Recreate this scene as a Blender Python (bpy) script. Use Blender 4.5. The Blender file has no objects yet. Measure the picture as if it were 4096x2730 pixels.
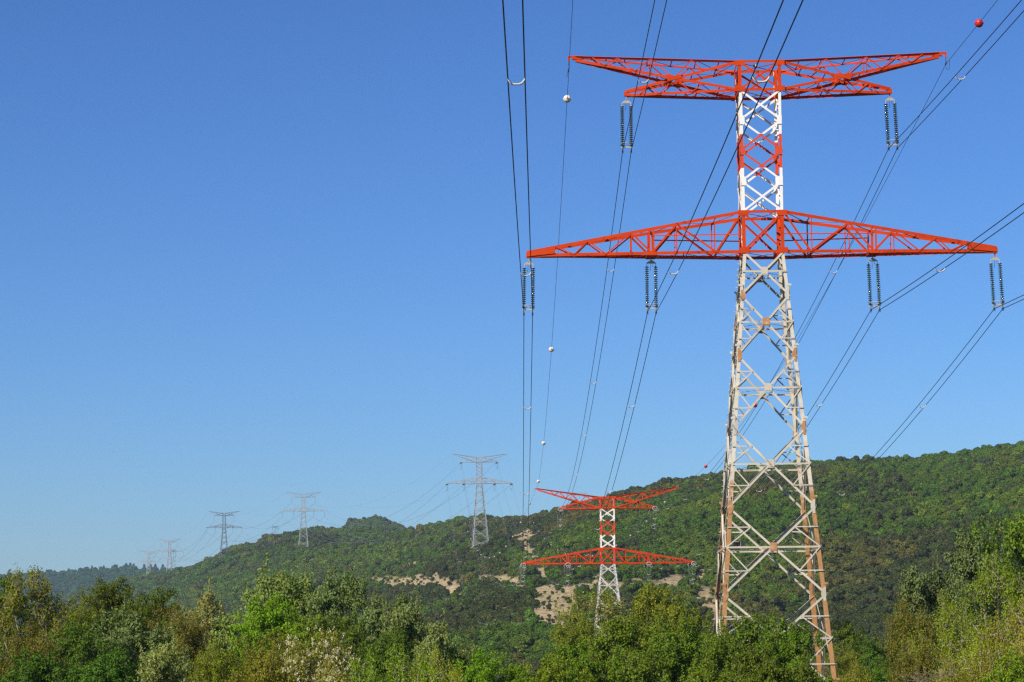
import bpy, math, random
import numpy as np
from mathutils import Vector, Matrix

S = bpy.context.scene
R = math.radians
# ------------------------------------------------------------------ camera
F_PX, PITCH, ROLL, W_PX, H_PX = 9970.2, 0.1324, -0.0099, 4096.0, 2730.0
cam = bpy.data.cameras.new("camera")
cam.sensor_width = 36.0
cam.lens = F_PX / W_PX * 36.0
cam.clip_start, cam.clip_end = 0.5, 30000.0
cam_ob = bpy.data.objects.new("camera", cam)
S.collection.objects.link(cam_ob)
cam_ob.matrix_world = Matrix.Rotation(math.pi / 2 + PITCH, 4, 'X') @ Matrix.Rotation(ROLL, 4, 'Z')
S.camera = cam_ob
# ------------------------------------------------------------------ light
SUN_EL, SUN_AZ = R(39.0), R(-143.0)          # azimuth measured from +Y towards +X
world = bpy.data.worlds.new("World")
S.world = world
world.use_nodes = True
wn = world.node_tree
bg = wn.nodes["Background"]
sky = wn.nodes.new("ShaderNodeTexSky")
sky.sky_type = 'NISHITA'
sky.sun_disc = False
sky.sun_elevation = SUN_EL
sky.sun_rotation = SUN_AZ
sky.altitude = 100.0
sky.air_density = 1.2
sky.dust_density = 0.3
sky.ozone_density = 10.0
gam = wn.nodes.new("ShaderNodeGamma")
gam.inputs["Gamma"].default_value = 1.4
mul = wn.nodes.new("ShaderNodeVectorMath")
mul.operation = 'MULTIPLY'
mul.inputs[1].default_value = (0.64, 0.665, 0.712)
wn.links.new(sky.outputs[0], mul.inputs[0])
wn.links.new(mul.outputs[0], gam.inputs["Color"])
wn.links.new(gam.outputs[0], bg.inputs[0])
bg.inputs[1].default_value = 0.074
sun = bpy.data.lights.new("sun", 'SUN')
sun.energy = 5.0
sun.angle = R(0.5)
sun.color = (1.0, 0.91, 0.75)
sun_ob = bpy.data.objects.new("sun", sun)
S.collection.objects.link(sun_ob)
sd = Vector((math.sin(SUN_AZ) * math.cos(SUN_EL), math.cos(SUN_AZ) * math.cos(SUN_EL), math.sin(SUN_EL)))
sun_ob.rotation_euler = sd.to_track_quat('Z', 'Y').to_euler()
S.view_settings.view_transform = 'Standard'
S.view_settings.look = 'None'
S.view_settings.exposure = 0.25
S.view_settings.gamma = 1.0
S.cycles.max_bounces = 4
S.cycles.diffuse_bounces = 2
S.cycles.glossy_bounces = 1
S.cycles.transmission_bounces = 3
S.cycles.volume_bounces = 0
S.cycles.transparent_max_bounces = 4
S.cycles.use_denoising = False
S.cycles.denoiser = 'OPENIMAGEDENOISE'
S.cycles.denoising_input_passes = 'RGB_ALBEDO_NORMAL'
S.cycles.denoising_prefilter = 'ACCURATE'
S.cycles.use_adaptive_sampling = False
S.cycles.pixel_filter_type = 'BLACKMAN_HARRIS'
S.cycles.filter_width = 1.4

K = 4096.0 / 2353.0                            # the size the photograph was measured at


def ray(px, py):
    a, b = px - W_PX / 2, py - H_PX / 2
    cr, sr = math.cos(ROLL), math.sin(ROLL)
    u, v = a * cr + b * sr, -a * sr + b * cr
    cp, sp = math.cos(PITCH), math.sin(PITCH)
    x, z = u / F_PX, -v / F_PX
    return np.array([x, cp - z * sp, sp + z * cp])


def at(px, py, Y):
    """the point that stands Y metres ahead in the direction of a measured spot"""
    r = ray(px, py)
    return r * (Y / r[1])


# ------------------------------------------------------------------ objects
COL = S.collection


def tag(o, label=None, cat=None, group=None, kind=None):
    if label: o['label'] = label
    if cat: o['category'] = cat
    if group: o['group'] = group
    if kind: o['kind'] = kind
    return o


def empty(name, loc, label, cat, group=None):
    o = bpy.data.objects.new(name, None)
    o.location = loc
    o.empty_display_size = 0.5
    COL.objects.link(o)
    return tag(o, label, cat, group)


class MB:
    """collects simple solids and links them as one mesh object"""
    def __init__(self):
        self.v, self.f, self.m, self.smooth = [], [], [], []

    def add(self, vs, fs, mi=0, smooth=False):
        n = len(self.v)
        self.v += [tuple(p) for p in vs]
        for f in fs:
            self.f.append([i + n for i in f])
            self.m.append(mi)
            self.smooth.append(smooth)

    def bar(self, p0, p1, w, n, out=1, t=None, mi=0):
        """an L-section between two points: one flange in the plane with normal n, the other at its upper edge, outwards (out=1) or inwards (-1)"""
        p0, p1, n = Vector(p0), Vector(p1), Vector(n)
        d = p1 - p0
        if d.length < 1e-4: return
        d.normalize()
        n = n - d * n.dot(d)
        if n.length < 1e-5: n = d.orthogonal()
        n.normalize()
        s = n.cross(d)
        if s.z < 0 or (abs(s.z) < 1e-4 and s.x < 0): s = -s
        t = t or w * 0.14
        o = n * out
        fw = w * (0.18 if out > 0 else 0.9)
        prof = [s * (w / 2), s * (-w / 2), s * (-w / 2) + o * t, s * (w / 2 - t) + o * t, s * (w / 2 - t) + o * fw, s * (w / 2) + o * fw]
        vs = [p0 + q for q in prof] + [p1 + q for q in prof]
        fs = [[i, (i + 1) % 6, (i + 1) % 6 + 6, i + 6] for i in range(6)] + [[5, 4, 3, 2, 1, 0], [6, 7, 8, 9, 10, 11]]
        self.add(vs, fs, mi)

    def leg(self, p0, p1, w, a, b, t=None, mi=0):
        """corner angle: corner on the line p0-p1, flanges along a and b"""
        p0, p1, a, b = Vector(p0), Vector(p1), Vector(a), Vector(b)
        t = t or w * 0.13
        prof = [Vector(), a * w, a * w + b * t, a * t + b * t, a * t + b * w, b * w]
        vs = [p0 + q for q in prof] + [p1 + q for q in prof]
        fs = [[i, (i + 1) % 6, (i + 1) % 6 + 6, i + 6] for i in range(6)] + [[5, 4, 3, 2, 1, 0], [6, 7, 8, 9, 10, 11]]
        self.add(vs, fs, mi)

    def box(self, c, s, rz=0.0, mi=0, ax=None):
        if ax is None:
            ax = (Vector((math.cos(rz), math.sin(rz), 0)), Vector((-math.sin(rz), math.cos(rz), 0)), Vector((0, 0, 1)))
        c = Vector(c)
        vs = [c + ax[0] * (sx * s[0] / 2) + ax[1] * (sy * s[1] / 2) + ax[2] * (sz * s[2] / 2) for sz in (-1, 1) for sx, sy in ((-1, -1), (1, -1), (1, 1), (-1, 1))]
        self.add(vs, [[3, 2, 1, 0], [4, 5, 6, 7], [0, 1, 5, 4], [1, 2, 6, 5], [2, 3, 7, 6], [3, 0, 4, 7]], mi)

    def tube(self, pts, r, k=6, mi=0, close=False, smooth=True):
        P = [Vector(p) for p in pts]
        rings = []
        for i, p in enumerate(P):
            d = (P[min(i + 1, len(P) - 1)] - P[max(i - 1, 0)]).normalized() if not close else (P[(i + 1) % len(P)] - P[i - 1]).normalized()
            a = d.cross(Vector((0, 0, 1)))
            if a.length < 1e-3: a = d.cross(Vector((1, 0, 0)))
            a.normalize()
            b = d.cross(a)
            rr = r[i] if isinstance(r, (list, tuple)) else r
            rings.append([p + a * (rr * math.cos(2 * math.pi * j / k)) + b * (rr * math.sin(2 * math.pi * j / k)) for j in range(k)])
        vs = [q for ring in rings for q in ring]
        fs = []
        n = len(P)
        for i in range(n if close else n - 1):
            j0, j1 = i * k, ((i + 1) % n) * k
            for j in range(k):
                fs.append([j0 + j, j0 + (j + 1) % k, j1 + (j + 1) % k, j1 + j])
        if not close:
            fs += [list(range(k))[::-1], [(n - 1) * k + j for j in range(k)]]
        self.add(vs, fs, mi, smooth)

    def lathe(self, o, prof, k=10, ax=(0, 0, 1), mi=0):
        o, ax = Vector(o), Vector(ax).normalized()
        a = ax.orthogonal().normalized()
        b = ax.cross(a)
        vs = [o + ax * z + (a * math.cos(2 * math.pi * j / k) + b * math.sin(2 * math.pi * j / k)) * r for r, z in prof for j in range(k)]
        fs = [[i * k + j, i * k + (j + 1) % k, (i + 1) * k + (j + 1) % k, (i + 1) * k + j] for i in range(len(prof) - 1) for j in range(k)]
        self.add(vs, fs, mi, True)

    def build(self, name, mats, parent=None, loc=(0, 0, 0)):
        me = bpy.data.meshes.new(name)
        me.from_pydata(self.v, [], self.f)
        if not isinstance(mats, (list, tuple)): mats = [mats]
        for m in mats: me.materials.append(m)
        me.polygons.foreach_set('material_index', self.m)
        me.polygons.foreach_set('use_smooth', self.smooth)
        me.update()
        o = bpy.data.objects.new(name, me)
        o.location = loc
        COL.objects.link(o)
        if parent: o.parent = parent
        return o


def copy_tree(o, parent=None):
    c = o.copy()
    COL.objects.link(c)
    if parent: c.parent = parent
    for ch in list(o.children): copy_tree(ch, c)
    return c


# ------------------------------------------------------------------ materials
def mat(name, col, rough=0.6, metal=0.0, spec=0.5):
    m = bpy.data.materials.new(name)
    m.use_nodes = True
    b = m.node_tree.nodes["Principled BSDF"]
    b.inputs["Base Color"].default_value = (*col, 1)
    b.inputs["Roughness"].default_value = rough
    b.inputs["Metallic"].default_value = metal
    b.inputs["Specular IOR Level"].default_value = spec
    return m


def nodes(m): return m.node_tree.nodes, m.node_tree.links, m.node_tree.nodes["Principled BSDF"]


def mixrgb(N, L, fac, a, b, mode='MIX'):
    x = N.new("ShaderNodeMix")
    x.data_type = 'RGBA'
    x.blend_type = mode
    for sock, val in ((x.inputs[0], fac), (x.inputs[6], a), (x.inputs[7], b)):
        if hasattr(val, 'is_output'): L.new(val, sock)
        else: sock.default_value = val if not isinstance(val, tuple) else (*val[:3], 1)
    return x.outputs[2]


def noise(N, L, scale, detail=4.0, vec=None, rough=0.55):
    n = N.new("ShaderNodeTexNoise")
    n.inputs["Scale"].default_value = scale
    n.inputs["Detail"].default_value = detail
    n.inputs["Roughness"].default_value = rough
    if vec is not None: L.new(vec, n.inputs["Vector"])
    return n.outputs["Fac"]


def ramp(N, L, fac, stops):
    r = N.new("ShaderNodeValToRGB")
    L.new(fac, r.inputs[0])
    e = r.color_ramp.elements
    while len(e) < len(stops): e.new(0.5)
    for el, (p, c) in zip(e, stops):
        el.position = p
        el.color = (*c, 1) if len(c) == 3 else c
    return r.outputs[0]


def obj_co(N): return N.new("ShaderNodeTexCoord").outputs["Object"]


def paint(name, c1, c2, wear=None, wear_lo=0.6, wear_hi=0.75, rough=0.5, scale=0.6, bumpy=True):
    """weathered paint on steel: two tones by large noise, worn spots by fine noise"""
    m = mat(name, c1, rough)
    N, L, b = nodes(m)
    co = obj_co(N)
    c = mixrgb(N, L, ramp(N, L, noise(N, L, scale, 5, co), [(0.35, (0, 0, 0)), (0.7, (1, 1, 1))]), c1, c2)
    if wear:
        c = mixrgb(N, L, ramp(N, L, noise(N, L, 2.2, 6, co, 0.65), [(wear_lo, (0, 0, 0)), (wear_hi, (1, 1, 1))]), c, wear)
    L.new(c, b.inputs["Base Color"])
    return m


M_RED = paint("red_paint", (0.58, 0.054, 0.004), (0.47, 0.040, 0.004), (0.34, 0.036, 0.012), 0.56, 0.75, 0.6)
M_RED.node_tree.nodes["Principled BSDF"].inputs["Specular IOR Level"].default_value = 0.1
M_WHITE = paint("white_paint", (0.80, 0.77, 0.72), (0.74, 0.69, 0.62), (0.5, 0.42, 0.33), 0.68, 0.85, 0.5)
M_CREAM = paint("cream_paint", (0.58, 0.53, 0.42), (0.45, 0.405, 0.315), (0.42, 0.25, 0.14), 0.6, 0.8, 0.6)
M_RUST = paint("rusty_plate", (0.46, 0.225, 0.085), (0.38, 0.175, 0.07), (0.55, 0.44, 0.31), 0.55, 0.75, 0.75, 3.0)
M_GALV = paint("galvanised_steel", (0.37, 0.385, 0.37), (0.30, 0.31, 0.30), (0.22, 0.20, 0.17), 0.6, 0.8, 0.5, 0.3)
M_GALV2 = paint("pale_galvanised_steel", (0.55, 0.53, 0.50), (0.46, 0.42, 0.38), (0.40, 0.30, 0.22), 0.6, 0.8, 0.55, 0.3)
M_GALVP = paint("haze_paled_steel", (0.38, 0.37, 0.37), (0.33, 0.32, 0.32), None, 0, 0, 0.6, 0.3)  # haze over the farthest pylons, put into their steel colour
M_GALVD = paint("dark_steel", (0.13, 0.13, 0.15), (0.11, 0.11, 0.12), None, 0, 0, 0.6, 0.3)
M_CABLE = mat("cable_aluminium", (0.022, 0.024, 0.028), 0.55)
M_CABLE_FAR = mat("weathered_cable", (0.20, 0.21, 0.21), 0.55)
M_FIT = paint("fitting_steel", (0.44, 0.40, 0.31), (0.36, 0.32, 0.25), None, 0, 0, 0.5, 3.0)
M_DARKFIT = mat("dark_fitting", (0.05, 0.05, 0.05), 0.5)
M_SPACER = paint("spacer_aluminium", (0.60, 0.585, 0.53), (0.50, 0.485, 0.44), None, 0, 0, 0.45, 3.0)
M_GLASS = mat("green_glass", (0.016, 0.052, 0.040), 0.10, 0, 0.7)
M_CAP = mat("insulator_cap", (0.50, 0.48, 0.38), 0.4)
M_BALLW = paint("white_ball_paint", (0.80, 0.75, 0.64), (0.72, 0.66, 0.54), None, 0, 0, 0.5, 2.0)
M_BALLG = paint("grey_white_ball_paint", (0.50, 0.48, 0.43), (0.42, 0.40, 0.36), None, 0, 0, 0.5, 2.0)
M_BALLR = paint("red_ball_paint", (0.62, 0.022, 0.018), (0.52, 0.018, 0.014), None, 0, 0, 0.45, 2.0)
M_BOXM = paint("grey_box_panel", (0.42, 0.38, 0.34), (0.34, 0.30, 0.27), None, 0, 0, 0.7, 2.0)


def banded(name, lo, hi):
    """mast paint: white steel with one red band between two heights of the mast"""
    m = mat(name, (0.8, 0.8, 0.8), 0.5)
    N, L, b = nodes(m)
    co = obj_co(N)
    sep = N.new("ShaderNodeSeparateXYZ")
    L.new(co, sep.inputs[0])
    def step(v, op):
        x = N.new("ShaderNodeMath")
        x.operation = op
        L.new(sep.outputs[2], x.inputs[0])
        x.inputs[1].default_value = v
        return x.outputs[0]
    mu = N.new("ShaderNodeMath")
    mu.operation = 'MULTIPLY'
    L.new(step(lo, 'GREATER_THAN'), mu.inputs[0])
    L.new(step(hi, 'LESS_THAN'), mu.inputs[1])
    n1 = ramp(N, L, noise(N, L, 1.5, 6, co, 0.65), [(0.62, (0, 0, 0)), (0.82, (1, 1, 1))])
    wht = mixrgb(N, L, n1, (0.80, 0.77, 0.72), (0.55, 0.48, 0.40))
    red = mixrgb(N, L, n1, (0.58, 0.054, 0.004), (0.38, 0.035, 0.008))
    L.new(mixrgb(N, L, mu.outputs[0], wht, red), b.inputs["Base Color"])
    return m


def leg_mat(name, lo, hi, cream, rust):
    """legs: cream paint above, rusted through lower down, with a ragged border"""
    m = mat(name, cream, 0.7)
    N, L, b = nodes(m)
    co = obj_co(N)
    sep = N.new("ShaderNodeSeparateXYZ")
    L.new(co, sep.inputs[0])
    mr = N.new("ShaderNodeMapRange")
    L.new(sep.outputs[2], mr.inputs[0])
    mr.inputs[1].default_value, mr.inputs[2].default_value = lo, hi
    mr.inputs[3].default_value, mr.inputs[4].default_value = 1.0, 0.0
    n1 = noise(N, L, 0.9, 6, co, 0.7)
    ad = N.new("ShaderNodeMath")
    ad.operation = 'MULTIPLY_ADD'
    L.new(mr.outputs[0], ad.inputs[0])
    ad.inputs[1].default_value = 0.75
    L.new(n1, ad.inputs[2])
    mask = ramp(N, L, ad.outputs[0], [(0.72, (0, 0, 0)), (0.86, (1, 1, 1))])
    rr = mixrgb(N, L, ramp(N, L, noise(N, L, 5.0, 5, co), [(0.35, (0, 0, 0)), (0.7, (1, 1, 1))]), rust, tuple(c * 0.72 for c in rust))
    cc = mixrgb(N, L, ramp(N, L, noise(N, L, 3.0, 5, co), [(0.4, (0, 0, 0)), (0.75, (1, 1, 1))]), cream, tuple(c * 0.8 for c in cream))
    L.new(mixrgb(N, L, mask, cc, rr), b.inputs["Base Color"])
    return m


# ------------------------------------------------------------------ terrain
RNG = np.random.default_rng(7)
_PT = RNG.random((256, 256))


def vnoise(x, y):
    xi, yi = np.floor(x).astype(int), np.floor(y).astype(int)
    fx, fy = x - xi, y - yi
    fx, fy = fx * fx * (3 - 2 * fx), fy * fy * (3 - 2 * fy)
    g = lambda a, b: _PT[a & 255, b & 255]
    return (g(xi, yi) * (1 - fx) + g(xi + 1, yi) * fx) * (1 - fy) + (g(xi, yi + 1) * (1 - fx) + g(xi + 1, yi + 1) * fx) * fy


def fbm(x, y, n=4):
    s, a, t = 0, 1.0, 0
    for i in range(n):
        s = s + a * (vnoise(x * 2 ** i + 17.3 * i, y * 2 ** i + 5.1 * i) - 0.5)
        t += a
        a *= 0.5
    return s / t * 2


# heights of the land: rows are distance ahead, columns are direction
T_X = np.array([-900, 0, 300, 600, 900, 1215, 1500, 1900, 2150, 2500, 2900, 3300, 3700, 4100, 4900], float)
T_Y = np.array([0, 450, 600, 750, 900, 1050, 1200, 1337, 1500, 1750, 2050, 2400, 2900, 3300, 4200, 5000, 5600, 9000], float)
G = -6.5
T_Z = np.array([
    [G] * 15, [G] * 15,
    [-6, -6, -6, -6, -6, -6, -6, -5, -3, -2, -4, -5, -5, -4, -2],
    [-6, -6, -6, -6, -5, -4, 0, 6, 10, 12, 8, 5, 6, 10, 15],
    [-6, -6, -6, -5, -4, 0, 8, 22, 28, 34, 34, 32, 34, 42, 50],
    [-6, -6, -5, -4, -2, 7, 18, 36, 46, 54, 60, 60, 64, 74, 84],
    [-6, -6, -4, -2, 2, 14, 28, 52, 62, 76, 86, 88, 92, 104, 116],
    [-6, -5, -3, -1, 6, 24, 40, 68.5, 76, 95, 105, 110, 114, 126, 138],
    [-6, -5, -2, 0, 16, 38, 55, 74, 92, 110, 122.5, 127, 130.6, 140.5, 152],
    [-6, -4, 0, 10, 38, 66, 82, 100, 106, 112, 124, 128, 132, 143, 155],
    [-5, -2, 8, 36, 72, 103, 112, 127, 118, 100, 110, 115, 118, 125, 135],
    [-4, 2, 32, 70, 114, 136, 142, 122, 110, 90, 95, 100, 104, 110, 118],
    [5, 20, 72, 112, 128, 152, 152, 120, 100, 80, 80, 85, 90, 95, 100],
    [20, 56, 108, 136, 130, 140, 207, 130, 90, 75, 75, 80, 80, 85, 90],
    [60, 80, 90, 100, 100, 110, 120, 100, 90, 80, 80, 80, 80, 80, 80],
    [205, 214, 220, 222, 221, 222, 215, 200, 190, 180, 170, 160, 160, 160, 160],
    [190, 195, 200, 205, 200, 195, 190, 180, 170, 160, 150, 150, 150, 150, 150],
    [60] * 15], float)
# the round hilltop needs closer columns
for nx_, top_ in ((1380, 197), (1600, 196)):
    col_ = np.array([np.interp(nx_, T_X, r_) for r_ in T_Z])
    col_[13] = top_
    k_ = int(np.searchsorted(T_X, nx_))
    T_X = np.insert(T_X, k_, nx_)
    T_Z = np.insert(T_Z, k_, col_, axis=1)
# the crests carry scrub some metres high: the ground lies lower by that much
DROP = {1200: [0, 0, 0, 0, 0, 0, 0, 0, 1, 4, 6, 5, 8, 11, 11], 1337: [0, 0, 0, 0, 0, 0, 0, 0, 1, 4.5, 7, 6, 9, 13, 13], 1500: [0, 0, 0, 0, 0, 0, 0, 2, 2, 5, 8, 7, 11, 15, 15], 1750: [0, 0, 0, 0, 0, 1, 2, 4, 4, 6, 9, 9, 14, 18, 18], 2050: [0, 0, 1, 2, 2, 2, 6, 8, 8, 8, 10, 12, 14, 18, 18],
        2400: [0, 0, 2, 4, 5, 5, 10, 10, 8, 8, 8, 8, 8, 8, 8], 2900: [0, 0, 3, 6, 5, 6, 9, 8, 4, 4, 4, 4, 4, 4, 4], 3300: [0, 3, 6, 11, 8, 6, 8, 14, 4, 4, 4, 4, 4, 4, 4], 5000: [16] * 15}
for y_, d_ in DROP.items(): T_Z[list(T_Y).index(y_)] -= np.interp(T_X, [-900, 0, 300, 600, 900, 1215, 1500, 1900, 2150, 2500, 2900, 3300, 3700, 4100, 4900], d_)
T_Z = np.where(T_Z > 18, T_Z - 2.6, T_Z)


def cubic_idx(g, q):
    q = np.clip(q, g[0], g[-1] - 1e-6)
    i = np.clip(np.searchsorted(g, q, side='right') - 1, 0, len(g) - 2)
    t = (q - g[i]) / (g[i + 1] - g[i])
    return i, t


def mono(p0, p1, p2, p3, h0, h1, h2, t):
    m1 = np.where((p1 - p0) * (p2 - p1) > 0, ((p1 - p0) / h0 + (p2 - p1) / h1) * 0.5, 0.0)
    m2 = np.where((p2 - p1) * (p3 - p2) > 0, ((p2 - p1) / h1 + (p3 - p2) / h2) * 0.5, 0.0)
    t2, t3 = t * t, t * t * t
    return p1 * (2 * t3 - 3 * t2 + 1) + m1 * h1 * (t3 - 2 * t2 + t) + p2 * (-2 * t3 + 3 * t2) + m2 * h1 * (t3 - t2)


def table(cx, Y):
    i, t = cubic_idx(T_X, cx)
    j, s = cubic_idx(T_Y, Y)
    def row(jj):
        jj = np.clip(jj, 0, len(T_Y) - 1)
        a, b, c, d = np.maximum(i - 1, 0), i, i + 1, np.minimum(i + 2, len(T_X) - 1)
        return mono(T_Z[jj, a], T_Z[jj, b], T_Z[jj, c], T_Z[jj, d], np.maximum(T_X[b] - T_X[a], 1), T_X[c] - T_X[b], np.maximum(T_X[d] - T_X[c], 1), t)
    j0, j3 = np.maximum(j - 1, 0), np.minimum(j + 2, len(T_Y) - 1)
    return mono(row(j - 1), row(j), row(j + 1), row(j + 2), np.maximum(T_Y[j] - T_Y[j0], 1), T_Y[j + 1] - T_Y[j], np.maximum(T_Y[j3] - T_Y[j + 1], 1), s)


def land(X, Y):
    """height of the ground at a place"""
    X, Y = np.asarray(X, float), np.asarray(Y, float)
    Yc = np.maximum(Y, 1.0)
    z = table(2048 + F_PX * X / Yc, Yc)
    z = np.where(Y <= 1.0, G, z)
    amp = np.clip((Y - 560) / 350, 0, 1)
    zz = fbm(X / 160.0 + 3.1, Y / 230.0 + 1.7, 4) * (5.5 + 11.0 * np.clip((Y - 640) / 160, 0, 1) * np.clip((1330 - Y) / 200, 0, 1)) + fbm(X / 38.0, Y / 55.0, 3) * np.where(Y < 1150, 2.4, 1.0)
    return z + zz * amp * np.clip((z + 8) / 30, 0, 1) + fbm(X / 25.0, Y / 25.0, 2) * 0.25


# bare rocky ground: (column, row, half width, half height, lean) as seen on the slope
SCREE = [(930, 1340, 66, 17, 0.0), (985, 1346, 26, 13, 0.2), (1030, 1350, 22, 26, 0.8), (1046, 1380, 11, 17, 0.9), (1150, 1338, 44, 15, 0.1), (1205, 1238, 26, 18, 0.0),
         (1212, 1268, 13, 26, 0.2), (1238, 1318, 13, 46, 0.35), (1274, 1392, 42, 46, 0.15), (1296, 1432, 22, 30, 0.2), (1335, 1352, 34, 14, 0.0), (1376, 1340, 18, 14, 0.0), (1310, 1375, 22, 20, 0.1),
         (1460, 1338, 14, 12, 0.0), (1545, 1338, 34, 13, -0.2), (1632, 1385, 27, 26, 0.6), (1612, 1320, 10, 14, 0.0), (1705, 1370, 13, 9, 0.3), (1784, 1360, 8, 11, 0.4), (1760, 1372, 9, 6, 0), (1420, 1352, 20, 10, 0), (1500, 1345, 22, 9, 0),
         (1195, 1352, 18, 15, 0.0), (1120, 1335, 18, 13, 0), (1095, 1495, 11, 10, 0.2), (1212, 1532, 24, 12, 0.1), (1058, 1300, 15, 8, 0.0), (945, 1302, 30, 10, 0.1), (1216, 1212, 9, 20, 0.1), (1118, 1505, 8, 9, 0), (800, 1285, 14, 6, 0)]


def pix(X, Y, Z):
    """direction of a place, in the measured picture's columns and rows (numpy)"""
    cp, sp = math.cos(PITCH), math.sin(PITCH)
    zc = Y * cp + Z * sp
    yc = -Y * sp + Z * cp
    u, v = F_PX * X / zc, -F_PX * yc / zc
    cr, sr = math.cos(ROLL), math.sin(ROLL)
    return (W_PX / 2 + u * cr - v * sr) / K, (H_PX / 2 + u * sr + v * cr) / K


def bare(X, Y, Z):
    x, y = pix(X, Y, Z)
    n = fbm(X / 9.0, Y / 14.0, 3)
    b = np.full_like(x, -1.0)
    for (cx, cy, w, h, s) in SCREE:
        dx, dy = x - cx - (y - cy) * s, y - cy
        b = np.maximum(b, 1.42 - np.sqrt((dx / w) ** 2 + (dy / h) ** 2))
    return np.where((Y > 560) & (Y < 1650), b + n * 0.95, -1)


def build_terrain():
    az_in = np.linspace(R(-15), R(15), 420)
    az = np.concatenate([np.linspace(-math.pi, R(-15), 60)[:-1], az_in, np.linspace(R(15), math.pi, 60)[1:-1]])
    rs = np.concatenate([[1.0, 20, 60, 120, 200, 300, 400, 480], np.arange(540, 1700, 9.0), np.arange(1700, 3500, 22.0), np.arange(3500, 5700, 50.0), [5900, 6300, 6800, 7400, 7950]])
    A, Rr = np.meshgrid(az, rs)
    fr = np.abs(A) < R(60)
    X = Rr * np.sin(A)
    Y = Rr * np.cos(A)
    # inside the view the rows are planes of equal distance ahead, so that the table's rows are met exactly
    Z = np.where(fr, land(X, Y), G)
    fade = np.clip((R(55) - np.abs(A)) / R(25), 0, 1)
    Z = G + (Z - G) * fade
    n, m = A.shape[1], A.shape[0]
    co = np.stack([X, Y, Z], -1).reshape(-1, 3)
    faces = []
    idx = np.arange(m * n).reshape(m, n)
    a = idx[:-1, :]
    b = np.roll(idx, -1, 1)[:-1, :]
    c = np.roll(idx, -1, 1)[1:, :]
    d = idx[1:, :]
    q = np.stack([a, d, c, b], -1).reshape(-1, 4)
    me = bpy.data.meshes.new("terrain")
    quick_mesh(me, co, q)
    # the middle
    bw = np.clip(bare(co[:, 0], co[:, 1], co[:, 2]) * 2.0, 0, 1)
    at_ = me.attributes.new("rocky", 'FLOAT', 'POINT')
    at_.data.foreach_set('value', bw.astype(np.float32))
    me.polygons.foreach_set('use_smooth', [True] * len(me.polygons))
    m_ = mat("hill_ground", (0.1, 0.1, 0.05), 0.95, 0, 0.1)
    N, L, bs = nodes(m_)
    geo = N.new("ShaderNodeNewGeometry").outputs["Position"]
    at2 = N.new("ShaderNodeAttribute")
    at2.attribute_name = "rocky"
    n1 = noise(N, L, 0.05, 6, geo)
    n2 = noise(N, L, 0.45, 8, geo, 0.7)
    soil = mixrgb(N, L, ramp(N, L, n1, [(0.4, (0, 0, 0)), (0.65, (1, 1, 1))]), (0.045, 0.048, 0.018), (0.085, 0.070, 0.032))
    rock = mixrgb(N, L, ramp(N, L, n2, [(0.38, (0, 0, 0)), (0.58, (1, 1, 1))]), (0.16, 0.115, 0.055), (0.50, 0.395, 0.225))
    L.new(mixrgb(N, L, at2.outputs["Fac"], soil, rock), bs.inputs["Base Color"])
    bp = N.new("ShaderNodeBump")
    bp.inputs["Strength"].default_value = 0.8
    bp.inputs["Distance"].default_value = 0.8
    L.new(n2, bp.inputs["Height"])
    L.new(bp.outputs[0], bs.inputs["Normal"])
    me.materials.append(m_)
    o = bpy.data.objects.new("ground", me)
    COL.objects.link(o)
    return tag(o, kind='structure')


def quick_mesh(me, co, quads):
    co = np.asarray(co, np.float32)
    quads = np.asarray(quads, np.int32)
    me.vertices.add(len(co))
    me.vertices.foreach_set('co', co.ravel())
    me.loops.add(quads.size)
    me.loops.foreach_set('vertex_index', quads.ravel())
    me.polygons.add(len(quads))
    me.polygons.foreach_set('loop_start', np.arange(0, quads.size, 4, dtype=np.int32))
    me.polygons.foreach_set('loop_total', np.full(len(quads), 4, np.int32))
    me.update(calc_edges=True)
    me.validate()


GROUND = build_terrain()


# ------------------------------------------------------------------ leaves
def leaf_quads(P, Nrm, Ln, rng, wid=0.62, fold=0.18):
    """one folded rhombus per point"""
    n = len(P)
    r = rng.normal(size=(n, 3))
    Nn = Nrm / np.linalg.norm(Nrm, axis=1, keepdims=True)
    ax = r - Nn * (r * Nn).sum(1, keepdims=True)
    ax /= np.linalg.norm(ax, axis=1, keepdims=True)
    sd_ = np.cross(Nn, ax)
    L_ = np.asarray(Ln).reshape(-1, 1)
    v = np.stack([P - ax * L_ * 0.5, P + sd_ * L_ * wid * 0.5 + Nn * L_ * fold, P + ax * L_ * 0.5, P - sd_ * L_ * wid * 0.5 + Nn * L_ * fold], 1)
    return v.reshape(-1, 3), np.arange(n * 4).reshape(n, 4)


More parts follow.
